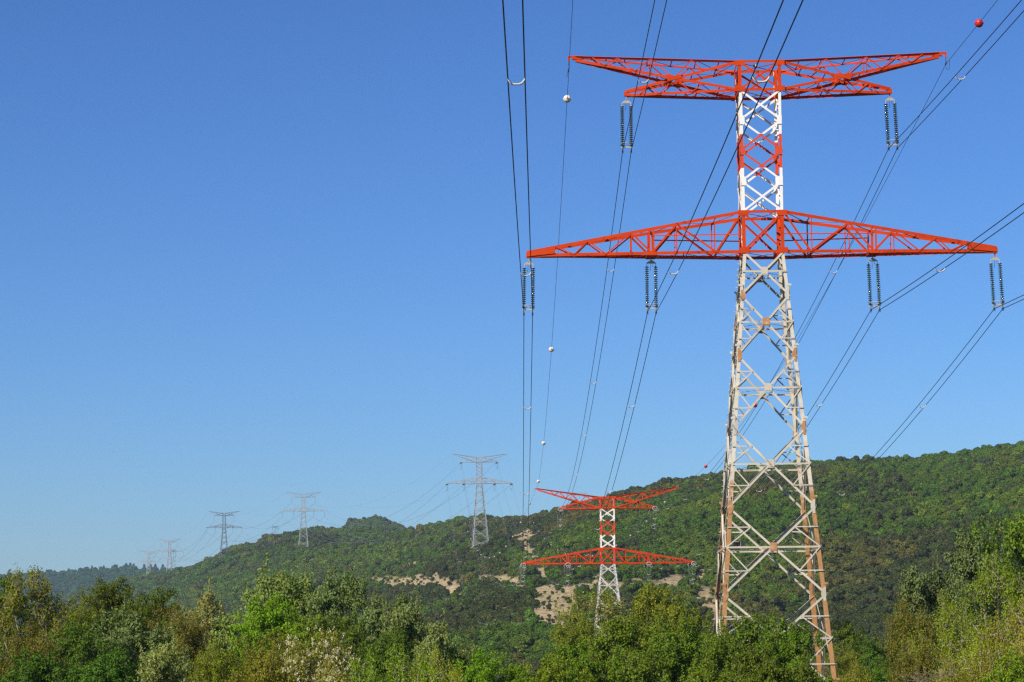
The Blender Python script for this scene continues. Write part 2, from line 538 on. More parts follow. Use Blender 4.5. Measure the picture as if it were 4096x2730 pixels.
def leaf_material(name, source, back=None, trans=0.35, var=0.5):
    """leaves: colour from the plant ('OBJECT') or from its instance ('TINT'), varied leaf by leaf, some light let through"""
    m = mat(name, (0.1, 0.1, 0.05), 0.5, 0, 0.16)
    N, L, b = nodes(m)
    geo = N.new("ShaderNodeNewGeometry")
    if source == 'OBJECT':
        col = N.new("ShaderNodeObjectInfo").outputs["Color"]
    else:
        a = N.new("ShaderNodeAttribute")
        a.attribute_type = 'INSTANCER'
        a.attribute_name = "tint"
        col = a.outputs["Color"]
    hs = N.new("ShaderNodeHueSaturation")
    L.new(col, hs.inputs["Color"])
    def rng_(lo, hi, src):
        mr = N.new("ShaderNodeMapRange")
        L.new(src, mr.inputs[0])
        mr.inputs[3].default_value, mr.inputs[4].default_value = lo, hi
        return mr.outputs[0]
    rnd = geo.outputs["Random Per Island"]
    L.new(rng_(1 - var, 1 + var, rnd), hs.inputs["Value"])
    wn_ = N.new("ShaderNodeTexWhiteNoise")
    wn_.noise_dimensions = '1D'
    L.new(rnd, wn_.inputs["W"])
    L.new(rng_(0.488, 0.512, wn_.outputs["Value"]), hs.inputs["Hue"])
    c = hs.outputs[0]
    if back:
        half = N.new("ShaderNodeMath")
        half.operation = 'MULTIPLY'
        L.new(geo.outputs["Backfacing"], half.inputs[0])
        half.inputs[1].default_value = 0.6
        mx = mixrgb(N, L, half.outputs[0], c, back)
        c = mx
    L.new(c, b.inputs["Base Color"])
    tr = N.new("ShaderNodeBsdfTranslucent")
    L.new(mixrgb(N, L, 1.0, c, (1.0, 1.0, 0.45), 'MULTIPLY'), tr.inputs["Color"])
    ms = N.new("ShaderNodeMixShader")
    ms.inputs[0].default_value = trans
    L.new(b.outputs[0], ms.inputs[1])
    L.new(tr.outputs[0], ms.inputs[2])
    L.new(ms.outputs[0], N["Material Output"].inputs["Surface"])
    return m


# ------------------------------------------------------------------ woodland on the hills
M_WOOD = leaf_material("hill_foliage", 'TINT', None, 0.22, 0.35)


def bush_mesh(seed, dense):
    rng = np.random.default_rng(seed)
    P, Nn = [], []
    nl = rng.integers(5, 9)
    for k in range(nl):
        a = rng.uniform(0, 6.28)
        d = rng.uniform(0.05, 0.34) if k else 0
        c = np.array([d * math.cos(a), d * math.sin(a), rng.uniform(0.30, 0.72) if k else 0.5])
        r = np.array([rng.uniform(.17, .30), rng.uniform(.17, .30), rng.uniform(.14, .26)]) * (1.25 if k == 0 else 1)
        n = int(dense * r[0] * r[1] * 14)
        v = rng.normal(size=(n, 3))
        v /= np.linalg.norm(v, axis=1, keepdims=True)
        v[:, 2] = np.where(v[:, 2] < -0.45, -v[:, 2], v[:, 2])
        P.append(c + v * r * rng.uniform(0.72, 1.1, (n, 1)))
        Nn.append(v / r * 0.2 + rng.normal(size=(n, 3)) * 0.42)
    P, Nn = np.concatenate(P), np.concatenate(Nn)
    low = rng.uniform(0, 6.28, 60)
    P = np.concatenate([P, np.stack([np.cos(low) * .42, np.sin(low) * .42, rng.uniform(0.02, .35, 60)], 1)])
    Nn = np.concatenate([Nn, np.stack([np.cos(low), np.sin(low), 0.3 + low * 0], 1)])
    return leaf_quads(P, Nn, rng.uniform(0.055, 0.13, len(P)), rng, 0.8, 0.1)


def build_woodland():
    src = bpy.data.collections.new("woodland_sources")
    for i in range(10):
        co, q = bush_mesh(100 + i, 620)
        me = bpy.data.meshes.new("bush")
        quick_mesh(me, co, q)
        me.materials.append(M_WOOD)
        src.objects.link(bpy.data.objects.new("bush_source_%02d" % i, me))
    rng = np.random.default_rng(5)
    out = []
    for y0, y1, sp in ((590, 1000, 2.15), (1000, 1500, 2.4), (1500, 2100, 3.2), (2100, 2700, 4.4), (2700, 3800, 6.0), (4300, 5300, 7.0)):
        nx, ny = int(y1 * 0.50 / sp), int((y1 - y0) / sp)
        gx, gy = np.meshgrid(np.arange(nx), np.arange(ny))
        X = (gx.ravel() + rng.uniform(0, 1, gx.size)) * sp - y1 * 0.25
        Y = y0 + (gy.ravel() + rng.uniform(0, 1, gx.size)) * sp
        k = np.abs(X / Y) < 0.235
        X, Y = X[k], Y[k]
        out.append(np.stack([X, Y, np.full_like(X, sp)], 1))
    A = np.concatenate(out)
    X, Y, sp = A.T
    Z = land(X, Y)
    # leave out what lies well behind a crest
    ca = np.linspace(-0.25, 0.25, 200)
    yy = np.arange(500, 5400, 15.0)
    CA, YY = np.meshgrid(ca, yy)
    el = land(CA * YY, YY) / YY
    cm = np.maximum.accumulate(el, 0)
    ia = np.clip(((X / Y + 0.25) / 0.5 * 199).astype(int), 0, 199)
    iy = np.clip(((Y - 30 - 500) / 15).astype(int), 0, len(yy) - 1)
    keep = (Z + 14) / Y > cm[iy, ia]
    b = bare(X, Y, Z)
    keep &= ~((b > 0.15) & (rng.random(len(X)) > np.where(b > 0.6, 0.10, 0.24)))
    keep &= Z > -6.2
    X, Y, Z, sp, b = X[keep], Y[keep], Z[keep], sp[keep], b[keep]
    n = len(X)
    big = fbm(X / 90.0, Y / 140.0, 3)
    size = sp * 1.42 * np.exp(np.clip(rng.normal(0, 0.42, n), -1, .75)) * (1 + 0.3 * big)
    size *= np.where(Y > 2650, .72, 1.0)
    size *= np.where(b > 0.15, 0.42, np.where(b > -0.3, 0.7, 1.0))
    scl = np.stack([size, size * rng.uniform(.8, 1.2, n), size * rng.uniform(.75, 1.25, n)], 1)
    # kinds of bush grow in drifts: holm oak, fresh green oak, olive brown scrub
    cx, cy = pix(X, Y, Z)
    d1 = fbm(X / 70.0 + 9, Y / 120.0 + 4, 3) * 1.3 + rng.normal(0, 0.18, n)
    fresh = d1 + np.clip((cx - 1400) / 900, -0.1, 0.45) * np.clip((1330 - cy) / 120, -1, 1) + np.where(Y > 1560, 0.42, 0)
    d2 = fbm(X / 55.0 + 40, Y / 90.0 + 21, 3) * 1.3 + rng.normal(0, 0.18, n)
    tint = np.zeros((n, 4), np.float32)
    pal = {'oak': (0.054, 0.072, 0.013), 'fresh': (0.074, 0.136, 0.008), 'olive': (0.116, 0.116, 0.020), 'bright': (0.105, 0.160, 0.008), 'grey': (0.080, 0.096, 0.030)}
    kind = np.where(fresh > 0.18, 1, np.where(d2 > 0.22, 2, 0))
    kind = np.where((fresh > 0.18) & (d2 > 0.30), 3, kind)
    kind = np.where(rng.random(n) < 0.07, 4, kind)
    for i, k in enumerate(pal): tint[kind == i, :3] = pal[k]
    tint[:, :3] *= np.exp(rng.normal(0, 0.15, (n, 1)))
    tint[:, :3] *= np.exp(rng.normal(0, 0.06, (n, 3)))
    tint[Y > 4000, :3] *= np.array([.40, .80, 1.6])  # blue haze of distance painted into the far ridge's foliage
    tint[:, 3] = 1
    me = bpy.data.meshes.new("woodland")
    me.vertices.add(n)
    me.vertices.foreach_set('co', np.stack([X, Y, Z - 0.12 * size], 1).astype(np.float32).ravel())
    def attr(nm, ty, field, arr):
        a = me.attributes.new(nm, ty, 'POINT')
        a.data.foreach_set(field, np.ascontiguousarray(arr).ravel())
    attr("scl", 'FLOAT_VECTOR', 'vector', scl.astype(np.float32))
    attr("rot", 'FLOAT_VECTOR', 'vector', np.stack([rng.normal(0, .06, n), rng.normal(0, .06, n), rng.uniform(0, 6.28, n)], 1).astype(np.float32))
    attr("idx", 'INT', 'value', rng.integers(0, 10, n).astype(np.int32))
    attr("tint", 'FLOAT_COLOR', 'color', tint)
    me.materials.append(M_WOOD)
    o = bpy.data.objects.new("woodland", me)
    COL.objects.link(o)
    tag(o, "dense green oak scrub covering the hillsides", "woodland", None, 'stuff')
    ng = bpy.data.node_groups.new("scatter", 'GeometryNodeTree')
    ng.interface.new_socket("Geometry", in_out='INPUT', socket_type='NodeSocketGeometry')
    ng.interface.new_socket("Geometry", in_out='OUTPUT', socket_type='NodeSocketGeometry')
    N, L = ng.nodes, ng.links
    gi, go = N.new("NodeGroupInput"), N.new("NodeGroupOutput")
    ci = N.new("GeometryNodeCollectionInfo")
    ci.inputs[0].default_value = src
    ci.inputs[1].default_value = True
    ci.inputs[2].default_value = True
    ip = N.new("GeometryNodeInstanceOnPoints")
    def named(nm, ty):
        x = N.new("GeometryNodeInputNamedAttribute")
        x.data_type = ty
        x.inputs[0].default_value = nm
        return x.outputs[0]
    L.new(gi.outputs[0], ip.inputs["Points"])
    L.new(ci.outputs[0], ip.inputs["Instance"])
    ip.inputs["Pick Instance"].default_value = True
    L.new(named("idx", 'INT'), ip.inputs["Instance Index"])
    e2r = N.new("FunctionNodeEulerToRotation")
    L.new(named("rot", 'FLOAT_VECTOR'), e2r.inputs[0])
    L.new(e2r.outputs[0], ip.inputs["Rotation"])
    L.new(named("scl", 'FLOAT_VECTOR'), ip.inputs["Scale"])
    L.new(ip.outputs[0], go.inputs[0])
    md = o.modifiers.new("scatter", 'NODES')
    md.node_group = ng
    print("woodland instances", n)


build_woodland()


# ------------------------------------------------------------------ pylons
class Spec:
    def __init__(s, lb, lt, ub, ut, utip, wlb, slope, wub, g, LA=17.5, MA=9.96, UA=13.7, base=0.0):
        s.lb, s.lt, s.ub, s.ut, s.utip, s.wlb, s.slope, s.wub, s.g, s.LA, s.MA, s.UA, s.base = lb, lt, ub, ut, utip, wlb, slope, wub, g, LA, MA, UA, base

    def w(s, z):
        if z <= s.lb: return s.wlb + s.slope * (s.lb - z)
        return s.wlb + (s.wub - s.wlb) * min((z - s.lb) / (s.ub - s.lb), 1.0)


FACES = [((0, -1, 0), (1, 0, 0)), ((1, 0, 0), (0, 1, 0)), ((0, 1, 0), (-1, 0, 0)), ((-1, 0, 0), (0, -1, 0))]


def face_pt(sp, f, u, z, off=0.0):
    n, t = Vector(FACES[f][0]), Vector(FACES[f][1])
    w = sp.w(z)
    p = n * (w + off) + t * (u * w)
    p.z = z
    return p


def x_cross(sp, za, zb):
    a, b = sp.w(za), sp.w(zb)
    return za + (zb - za) * a / (a + b)


def pylon(loc, sp, label, cat, group, mats, detail=2, k=1.0):
    """mats: dict of leg, brace, mast, arm, plate"""
    root = empty("electricity_pylon", loc, label, cat, group)
    # legs
    for sx in (-1, 1):
        for sy in (-1, 1):
            m = MB()
            zs = [sp.base] + [g for g in sp.g[::-1] if g > sp.base + .1]
            for a, b in zip(zs[:-1], zs[1:]):
                wd = (0.34 - 0.11 * (a - sp.base) / (sp.lb - sp.base)) * k
                m.leg((sx * sp.w(a), sy * sp.w(a), a), (sx * sp.w(b), sy * sp.w(b), b), wd, (-sx, 0, 0), (0, -sy, 0))
            if detail >= 2:
                for i in range(int((sp.lb - sp.base) / 0.45)):      # step bolts
                    z = sp.base + 3 + i * 0.45
                    if z < sp.lb - .3 and sx == -1:
                        w = sp.w(z)
                        m.box((sx * (w + 0.08), sy * (w - .03), z), (0.16, 0.03, 0.03))
                for z in sp.g[1:]:                                  # splice plates proud of the corner angle
                    if z < sp.base + 1: continue
                    w = sp.w(z)
                    m.box((sx * (w - 0.09), sy * (w + 0.018), z + .1), (0.19, 0.03, 1.25))
                    m.box((sx * (w + 0.018), sy * (w - 0.09), z + .1), (0.03, 0.19, 1.25))
                    m.box((sx * (w - 0.02), sy * (w + 0.03), z + .75), (0.34, 0.05, 0.16))
            m.build("leg", mats['leg'], root)
            if detail >= 2 and sp is SPEC1: pass
    # face bracing
    for f in range(4):
        n = FACES[f][0]
        m = MB()
        for i in range(len(sp.g) - 1):
            za, zb = sp.g[i], sp.g[i + 1]
            zn = x_cross(sp, za, zb)
            A = lambda u, z, off=0.0: face_pt(sp, f, u, z, off)
            dw, rw = 0.155 * k, 0.085 * k
            m.bar(A(-1, za, .012), A(1, zb, .012), dw, n, -1)
            m.bar(A(1, za, .045), A(-1, zb, .045), dw, n, 1 if i > 0 else -1)
            m.bar(A(-1, zn, .07), A(1, zn, .07), 0.13 * k, n, 1)
            if detail >= 1 and (i > 0 or detail == 1):
                for u in (-1, 1):
                    # upper half of the panel, then lower half
                    for zt in (za, zb):
                        wa, zm = sp.w(zt), (zt + zn) / 2
                        pm = (A(u, zt) + A(0, zn)) / 2
                        pm = pm + Vector(n) * .08
                        m.bar(A(u, zm, .08), pm, rw, n, 1)
                        m.bar(pm, A(u, zn, .08), rw, n, -1)
            # plan bracing between the face middles
            if detail >= 1:
                q0, q1 = face_pt(sp, f, 0, zn - .1, -.02), face_pt(sp, (f + 1) % 4, 0, zn - .1, -.02)
                m.bar(q0, q1, 0.10 * k, (0, 0, -1), 1)
        m.build("face_bracing", mats['brace'], root)
        if detail >= 2:
            t = FACES[f][1]
            ax = (Vector(t), Vector(n), Vector((0, 0, 1)))
            for i in range(len(sp.g) - 1):
                zn = x_cross(sp, sp.g[i], sp.g[i + 1])
                if zn < sp.base + 3: continue
                g = MB()
                g.box(face_pt(sp, f, 0, zn, .105), (0.52, 0.025, 0.62), ax=ax)
                for bx in (-.17, -.06, .06, .17):
                    for bz in (-.2, .2):
                        g.box(face_pt(sp, f, 0, zn + bz, .125) + Vector(t) * bx, (0.05, 0.03, 0.05), ax=ax)
                g.build("gusset_plate", mats['plate'] if i in (1, 4) else mats['brace'], root)
            if f in (0, 2):
                for i, z in enumerate(sp.g[1:]):
                    if z < sp.base + 3: continue
                    for u in (-1, 1):
                        g = MB()
                        p = face_pt(sp, f, u, z, .06) - Vector(t) * (u * .16)
                        hh = 1.0 if i else .75
                        a = [p + Vector(t) * (u * -.02) + Vector((0, 0, hh / 2)), p + Vector(t) * (u * .14) + Vector((0, 0, hh / 2)), p + Vector(t) * (u * .14) - Vector((0, 0, hh / 2)), p + Vector(t) * (u * -.02) - Vector((0, 0, hh / 2)), p + Vector(t) * (u * -.20) - Vector((0, 0, .12)), p + Vector(t) * (u * -.20) + Vector((0, 0, .12))]
                        b = [q + Vector(n) * .025 for q in a]
                        g.add(a + b, [[0, 1, 2, 3, 4, 5], [11, 10, 9, 8, 7, 6]] + [[j, (j + 1) % 6, (j + 1) % 6 + 6, j + 6] for j in range(6)])
                        g.build("gusset_plate", mats['plate'] if (i * 3 + (u > 0) * 2 + f) % 4 in (0, 1) or i in (1,) else mats['brace'], root)
    # mast between the crossarms
    m = MB()
    mw = 0.21 * k
    for sx in (-1, 1):
        for sy in (-1, 1):
            a, b = sp.lb, sp.ut
            m.leg((sx * sp.w(a), sy * sp.w(a), a), (sx * sp.w(b), sy * sp.w(b), b), mw, (-sx, 0, 0), (0, -sy, 0))
    n_p = 4
    zs = [sp.lt + (sp.ub - sp.lt) * i / n_p for i in range(n_p + 1)]
    for f in range(4):
        n, t = FACES[f]
        for i in range(n_p):
            m.bar(face_pt(sp, f, -1, zs[i + 1], .012), face_pt(sp, f, 1, zs[i], .012), 0.15 * k, n, 1)
            m.bar(face_pt(sp, f, 1, zs[i + 1], .03), face_pt(sp, f, -1, zs[i], .03), 0.15 * k, n, -1)
        if detail >= 1 and f in (0, 2):
            for z in zs[1:-1]:
                for u in (-1, 1):
                    m.box(face_pt(sp, f, u, z, .05) - Vector(t) * (u * .17), (0.36, .02, .66), ax=(Vector(t), Vector(n), Vector((0, 0, 1))))
    if detail >= 2:
        for sy in (-1,):                                            # ladder up the mast
            for dx in (0.0, 0.34):
                m.box((-sp.w(sp.lt) - .02, -sp.w(sp.lt) * .82 + dx + .1, (sp.lb + sp.ub) / 2), (0.05, 0.05, sp.ub - sp.lb))
            z = sp.lb
            while z < sp.ub:
                m.box((-sp.w(sp.lt) - .02, -sp.w(sp.lt) * .82 + .27, z), (0.03, 0.34, 0.035))
                z += 0.34
    m.build("mast", mats['mast'], root)
    # mast head inside each crossarm
    for (z0, z1, nm) in ((sp.lb, sp.lt, "lower_collar"), (sp.ub, sp.ut, "upper_collar")):
        m = MB()
        for f in range(4):
            n, t = FACES[f]
            for z in (z0, z1):
                m.bar(face_pt(sp, f, -1, z, .04), face_pt(sp, f, 1, z, .04), 0.2 * k, n, 1 if z == z1 else -1)
            m.bar(face_pt(sp, f, -1, z1, .05), face_pt(sp, f, 1, z0, .05), 0.15 * k, n, 1)
            m.bar(face_pt(sp, f, 1, z1, .03), face_pt(sp, f, -1, z0, .03), 0.15 * k, n, -1)
            for u in (-1, 1):
                m.bar(face_pt(sp, f, u * .94, z0, .045), face_pt(sp, f, u * .94, z1, .045), 0.25 * k, n, -1)
            if f in (0, 2) and detail >= 1:
                for u in (-1, 1):
                    for z in (z0 + .08, z1 - .1):
                        m.box(face_pt(sp, f, u, z, .07) - Vector(t) * (u * .08), (0.78, .02, .42), ax=(Vector(t), Vector(n), Vector((0, 0, 1))))
        for z in (z0, z1):                                          # floor cross
            w = sp.w(z)
            m.bar((-w, -w, z - .05), (w, w, z - .05), .12 * k, (0, 0, -1), 1)
            m.bar((-w, w, z - .07), (w, -w, z - .07), .12 * k, (0, 0, -1), 1)
        m.build(nm, mats['arm'], root)
    # crossarms
    for s in (-1, 1):
        m = MB()
        wl, wt = sp.w(sp.lb), sp.w(sp.lt)
        tip = Vector((s * sp.LA, 0, sp.lb + 0.12))
        bot = lambda x, fy: Vector((s * x, fy * (wl + (0.10 - wl) * (x - wl) / (sp.LA - wl)), sp.lb + 0.12 * (x - wl) / (sp.LA - wl)))
        top = lambda x, fy: Vector((s * x, fy * (wt + (0.10 - wt) * (x - wt) / (sp.LA - wt)), sp.lt + (sp.lb + .34 - sp.lt) * (x - wt) / (sp.LA - wt)))
        xs_t = [wt, 6.4, 9.75, 13.0, 15.3]
        xs_b = [3.5, 8.24, 11.65, 14.0, 16.2]
        for fy in (-1, 1):
            n = (0, fy, 0)
            m.bar(bot(wl, fy), bot(sp.LA, fy), .24 * k, n, -1)
            m.bar(top(wt, fy), top(sp.LA, fy), .24 * k, n, -1 if fy < 0 else 1)
            for i in range(5):
                th = (.15, .14, .10, .09, .08)[i] * k
                m.bar(top(xs_t[i], fy) + Vector((0, fy * .03, 0)), bot(xs_b[i], fy) + Vector((0, fy * .03, 0)), th, n, -1)
                if i < 4: m.bar(bot(xs_b[i], fy) + Vector((0, fy * .04, 0)), top(xs_t[i + 1], fy) + Vector((0, fy * .04, 0)), th, n, -1)
            for x, th in ((3.6, .09), (6.4, .08), (9.75, .08)):
                m.bar(bot(x, fy) + Vector((0, fy * .05, 0)), top(x, fy) + Vector((0, fy * .05, 0)), th * k, n, -1)
            m.bar(bot(8.1, fy), top(8.1, fy), .14 * k, n, 1)
            m.bar(bot(8.42, fy), top(8.42, fy), .14 * k, n, 1)
            # hand rail along the walkway
            h = 1.3
            a, b = bot(wl, fy), bot(8.1, fy)
            m.bar(a + Vector((0, fy * .06, h)), b + Vector((0, fy * .06, h)), .085 * k, n, -1)
            if detail >= 1:
                p = [top(15.4, fy), top(sp.LA + .06, fy), bot(sp.LA + .06, fy), bot(15.4, fy)]
                p = [q + Vector((0, fy * .05, 0)) for q in p]
                p[3].z += .10; p[0].z += .04; p[1].z += .05; p[2].z -= .1
                m.add(p + [q + Vector((0, fy * .02, 0)) for q in p], [[0, 1, 2, 3], [7, 6, 5, 4], [0, 4, 5, 1], [1, 5, 6, 2], [2, 6, 7, 3], [3, 7, 4, 0]])
        # plan bracing of the bottom and the top
        for fn, zz, xs in ((bot, -.06, [wl, 3.5, 5.9, 8.24, 10.0, 11.65, 13.0, 14.2, 15.3]), (top, .02, [wt, 3.5, 6.4, 8.24, 9.75, 11.5, 13.0, 14.4])):
            for i in range(len(xs) - 1):
                e = 1 if i % 2 else -1
                m.bar(fn(xs[i], e) + Vector((0, 0, zz)), fn(xs[i + 1], -e) + Vector((0, 0, zz)), .10 * k, (0, 0, -1), 1)
                if fn is bot: m.bar(fn(xs[i], -e) + Vector((0, 0, zz - .03)), fn(xs[i + 1], e) + Vector((0, 0, zz - .03)), .09 * k, (0, 0, -1), 1)
                m.bar(fn(xs[i + 1], -1) + Vector((0, 0, zz - .05)), fn(xs[i + 1], 1) + Vector((0, 0, zz - .05)), .09 * k, (0, 0, -1), 1)
        m.box((s * 8.26, 0, sp.lb - .03), (0.7, 2 * abs(bot(8.26, 1).y) + .1, .16))
        m.box((s * 15.9, 0, sp.lb - .04), (2.6, .30, .03))
        m.box((s * (sp.LA - .1), 0, sp.lb + .12), (0.36, .26, .36))
        m.box((s * (sp.LA - .12), 0, sp.lb - .12), (0.1, .06, .2))
        m.build("lower_crossarm", mats['arm'], root)

        m = MB()
        wb, wu = sp.w(sp.ub), sp.w(sp.ut)
        lin = lambda x0, z0, x1, z1: (lambda x, fy: Vector((s * x, fy * (wb + (.10 - wb) * (x - wb) / (x1 - wb)), z0 + (z1 - z0) * (x - x0) / (x1 - x0))))
        c_top = lin(wu, sp.ut, sp.UA, sp.utip)                      # top chord
        c_ear = lin(wb, sp.ub, sp.UA, sp.utip - .25)                # lower chord of the earth wire arm
        c_pht = lin(wu, sp.ut, sp.MA, sp.ub + .28)                  # upper chord of the phase arm
        c_phb = lin(wb, sp.ub, sp.MA, sp.ub)                        # bottom chord
        # where the two inner chords cross
        d0 = sp.ut - sp.ub
        k1 = (sp.utip - .25 - sp.ub) / (sp.UA - wb)
        k2 = (sp.ut - sp.ub - .28) / (sp.MA - wb)
        xc = wb + d0 / (k1 + k2)
        for fy in (-1, 1):
            n = (0, fy, 0)
            o = Vector((0, fy * .03, 0))
            m.bar(c_top(wu, fy), c_top(sp.UA, fy), .20 * k, (0, fy, -.9), 1)
            m.bar(c_ear(wb, fy), c_ear(sp.UA, fy), .21 * k, n, -1)
            m.bar(c_pht(wu, fy) + o, c_pht(sp.MA, fy) + o, .21 * k, n, -1 if fy < 0 else 1)
            m.bar(c_phb(wb, fy), c_phb(sp.MA, fy), .20 * k, n, -1)
            zt = [(c_ear, xc, c_top, xc + 1.75), (c_top, xc + 1.75, c_ear, xc + 2.9), (c_ear, xc + 2.9, c_top, xc + 4.2), (c_top, xc + 4.2, c_ear, xc + 5.2), (c_ear, xc + 5.2, c_top, xc + 6.1), (c_ear, xc, c_top, xc - 1.3),
                  (c_top, xc - 1.3, c_pht, xc - 2.2), (c_pht, xc, c_phb, xc + 1.1), (c_phb, xc + 1.1, c_pht, xc + 1.9), (c_pht, xc + 1.9, c_phb, xc + 2.6), (c_ear, xc, c_phb, xc - 1.3), (c_phb, xc - 1.3, c_ear, xc - 2.2)]
            for i, (fa, xa, fb, xb) in enumerate(zt):
                m.bar(fa(xa, fy) + o * 1.5, fb(xb, fy) + o * 1.5, .085 * k, n, 1 if i % 2 else -1)
            m.bar(c_top(xc + 1.75, fy) + o, c_ear(xc + 1.75, fy) + o, .07 * k, n, 1)
            if detail >= 1:                                         # plate where the chords cross
                p = c_ear(xc, fy) + o * 2
                m.box(p, (1.25, .025, .34), ax=(Vector((s * math.cos(.2), 0, math.sin(.2))), Vector((0, 1, 0)), Vector((-s * math.sin(.2), 0, math.cos(.2)))))
                m.box(p + o * .8, (1.1, .02, .30), ax=(Vector((s * math.cos(.24), 0, -math.sin(.24))), Vector((0, 1, 0)), Vector((s * math.sin(.24), 0, math.cos(.24)))))
        for fn, xs, zz in ((c_top, [wu, 3.0, 4.7, 6.5, 8.3, 10.0, 11.4, 12.5], 0), (c_phb, [wb, 3.1, 4.7, 6.2, 7.6, 8.8], -.05), (c_ear, [wb, 3.0, 4.5, 6.0, 7.6, 9.2, 10.8, 12.2], -.02), (c_pht, [wu, 3.2, 5.0, 6.6, 8.0], .02)):
            for i in range(len(xs) - 1):
                e = 1 if i % 2 else -1
                m.bar(fn(xs[i], e) + Vector((0, 0, zz)), fn(xs[i + 1], -e) + Vector((0, 0, zz)), .085 * k, (0, 0, -1), 1)
                m.bar(fn(xs[i + 1], -1) + Vector((0, 0, zz - .04)), fn(xs[i + 1], 1) + Vector((0, 0, zz - .04)), .085 * k, (0, 0, -1), 1)
        m.box((s * (sp.MA - .95), 0, sp.ub - .05), (1.7, .34, .03))
        m.box((s * (sp.MA - .05), 0, sp.ub + .13), (0.34, .26, .34))
        m.box((s * (sp.MA - .05), 0, sp.ub - .1), (0.09, .06, .2))
        m.box((s * (sp.UA - .12), 0, sp.utip - .05), (0.75, .24, .28))
        m.box((s * (sp.UA + .28), 0, sp.utip + .06), (0.62, .12, .13))
        m.box((s * (sp.UA + .52), 0, sp.utip - .12), (0.12, .08, .4))
        m.build("upper_crossarm", mats['arm'], root)
    return root


BZ = -5.5
SPEC1 = Spec(30.758 - BZ, 33.743 - BZ, 43.0 - BZ, 45.14 - BZ, 45.99 - BZ, 1.508, .0861, 1.566, [z - BZ for z in (30.758, 27.449, 22.951, 17.524, 11.73, 5.411, -1.4, -5.5)])
M_MAST1 = banded("banded_mast_paint", 37.05 - BZ, 39.62 - BZ)
M_LEG1 = leg_mat("cream_and_rust_leg", 7.5 - BZ, 16.5 - BZ, (0.60, 0.55, 0.44), (0.42, 0.215, 0.078))
T1 = np.array([18.70, 183.557, BZ])
PY1 = pylon(T1, SPEC1, "tall red and white lattice pylon standing nearest, with rusty lower legs", "pylon", "pylons of the power line",
            dict(leg=M_LEG1, brace=M_CREAM, mast=M_MAST1, arm=M_RED, plate=M_RUST), 2)
PY1.rotation_euler.z = -0.0023
# warning beacon on the mast head
m = MB()
w_, z_ = SPEC1.w(SPEC1.ut), SPEC1.ut
m.tube([(0, w_, z_), (0, w_, z_ + .42)], .04, 6, 0)
m.lathe((0, w_, z_ + .12), [(.03, 0), (.19, .36), (.20, .39), (.0, .39)], 10, mi=1)
m.tube([(0.02, w_ - .22, z_ + .02), (0.02, w_ - .22, z_ + .48)], .035, 6, 0)
m.build("beacon", [M_WHITE, M_DARKFIT], PY1)

BZ2 = -5.0
SPEC2 = Spec(22.1 - BZ2, 25.2 - BZ2, 33.45 - BZ2, 35.7 - BZ2, 37.65 - BZ2, 1.47, .112, 1.52, [z - BZ2 for z in (22.1, 19.5, 15.2, 9.8, 3.6, -5.0)], LA=17.45, MA=9.7, UA=14.3)
M_MAST2 = banded("banded_mast_paint_far", 27.9 - BZ2, 30.8 - BZ2)
T2 = np.array([19.25, 514.0, BZ2])
PY2 = pylon(T2, SPEC2, "smaller red and white lattice pylon half hidden by trees, in front of the scree", "pylon", "pylons of the power line",
            dict(leg=M_GALV2, brace=M_GALV2, mast=M_MAST2, arm=M_RED, plate=M_GALV2), 1, 1.25)

SPEC3 = Spec(33.9, 37.1, 45.5, 47.9, 49.8, 1.5, .087, 1.53, [33.9, 31.0, 27.0, 22.0, 16.4, 10.0, 3.6, 0.0], LA=17.45, MA=9.7, UA=14.3)
GM = dict(leg=M_GALV, brace=M_GALV, mast=M_GALV, arm=M_GALV, plate=M_GALV)
FAR = [  # column, row of the base, distance, turn, label
    (1921, 2188, 1337, 0.10, "largest grey lattice pylon, standing on the hillside with horizontal insulators"),
    (1213.7, 2198, 2052, 0.03, "grey lattice pylon on the wooded slope left of the round hilltop"),
    (896, 2222, 2400, 0.0, "dark grey lattice pylon on the crest of the left ridge"),
    (677, 2283.6, 3114, 0.0, "pale hazy pylon at the left foot of the ridge, overlapping a narrow one"),
    (595, 2286, 3400, 0.0, "faintest pylon of the line, farthest left among the distant dark pines")]
PYF = []
for i, (px, py, D, rz, lab) in enumerate(FAR):
    p = at(px, py, D)
    p[2] = (67.1, 99.7, 107.3, 120.0, 120.4)[i]
    g = float(land(p[0], p[1]))
    if i == 0:
        r0 = pylon(p, SPEC3, lab, "pylon", "pylons of the power line", GM, 1, 1.15)
        o = r0
    else:
        o = copy_tree(r0)
        o.location = p
        o['label'] = lab
    o.rotation_euler.z = rz
    PYF.append((o, p, rz))
    print("pylon", i, p.round(1), "ground", round(g, 1))
    # concrete footings reach down to the ground below the legs
    for sx in (-1, 1):
        for sy in (-1, 1):
            ft = MB()
            w = SPEC3.w(0)
            ft.box((sx * w, sy * w, -3.0), (0.7, 0.7, 6.0))
            ft.build("footing", M_GALV, o)
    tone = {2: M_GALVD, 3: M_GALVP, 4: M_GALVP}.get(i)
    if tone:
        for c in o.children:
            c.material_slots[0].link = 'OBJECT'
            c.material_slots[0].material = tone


# ------------------------------------------------------------------ insulators
def disc_string(m, a, b, nd, r=0.155):
    a, b = Vector(a), Vector(b)
    d = (b - a).normalized()
    st = (b - a).length / nd
    for i in range(nd):
        o = a + d * (st * i)
        m.lathe(o, [(.0, 0), (.045, 0), (.05, .055), (.035, .065)], 7, d, 1)
        m.lathe(o, [(.035, .06), (r * .75, .075), (r, .115), (r * .98, .128), (r * .55, .112), (.03, .118)], 12, d, 0)
        m.lathe(o, [(.018, .11), (.018, st)], 5, d, 1)


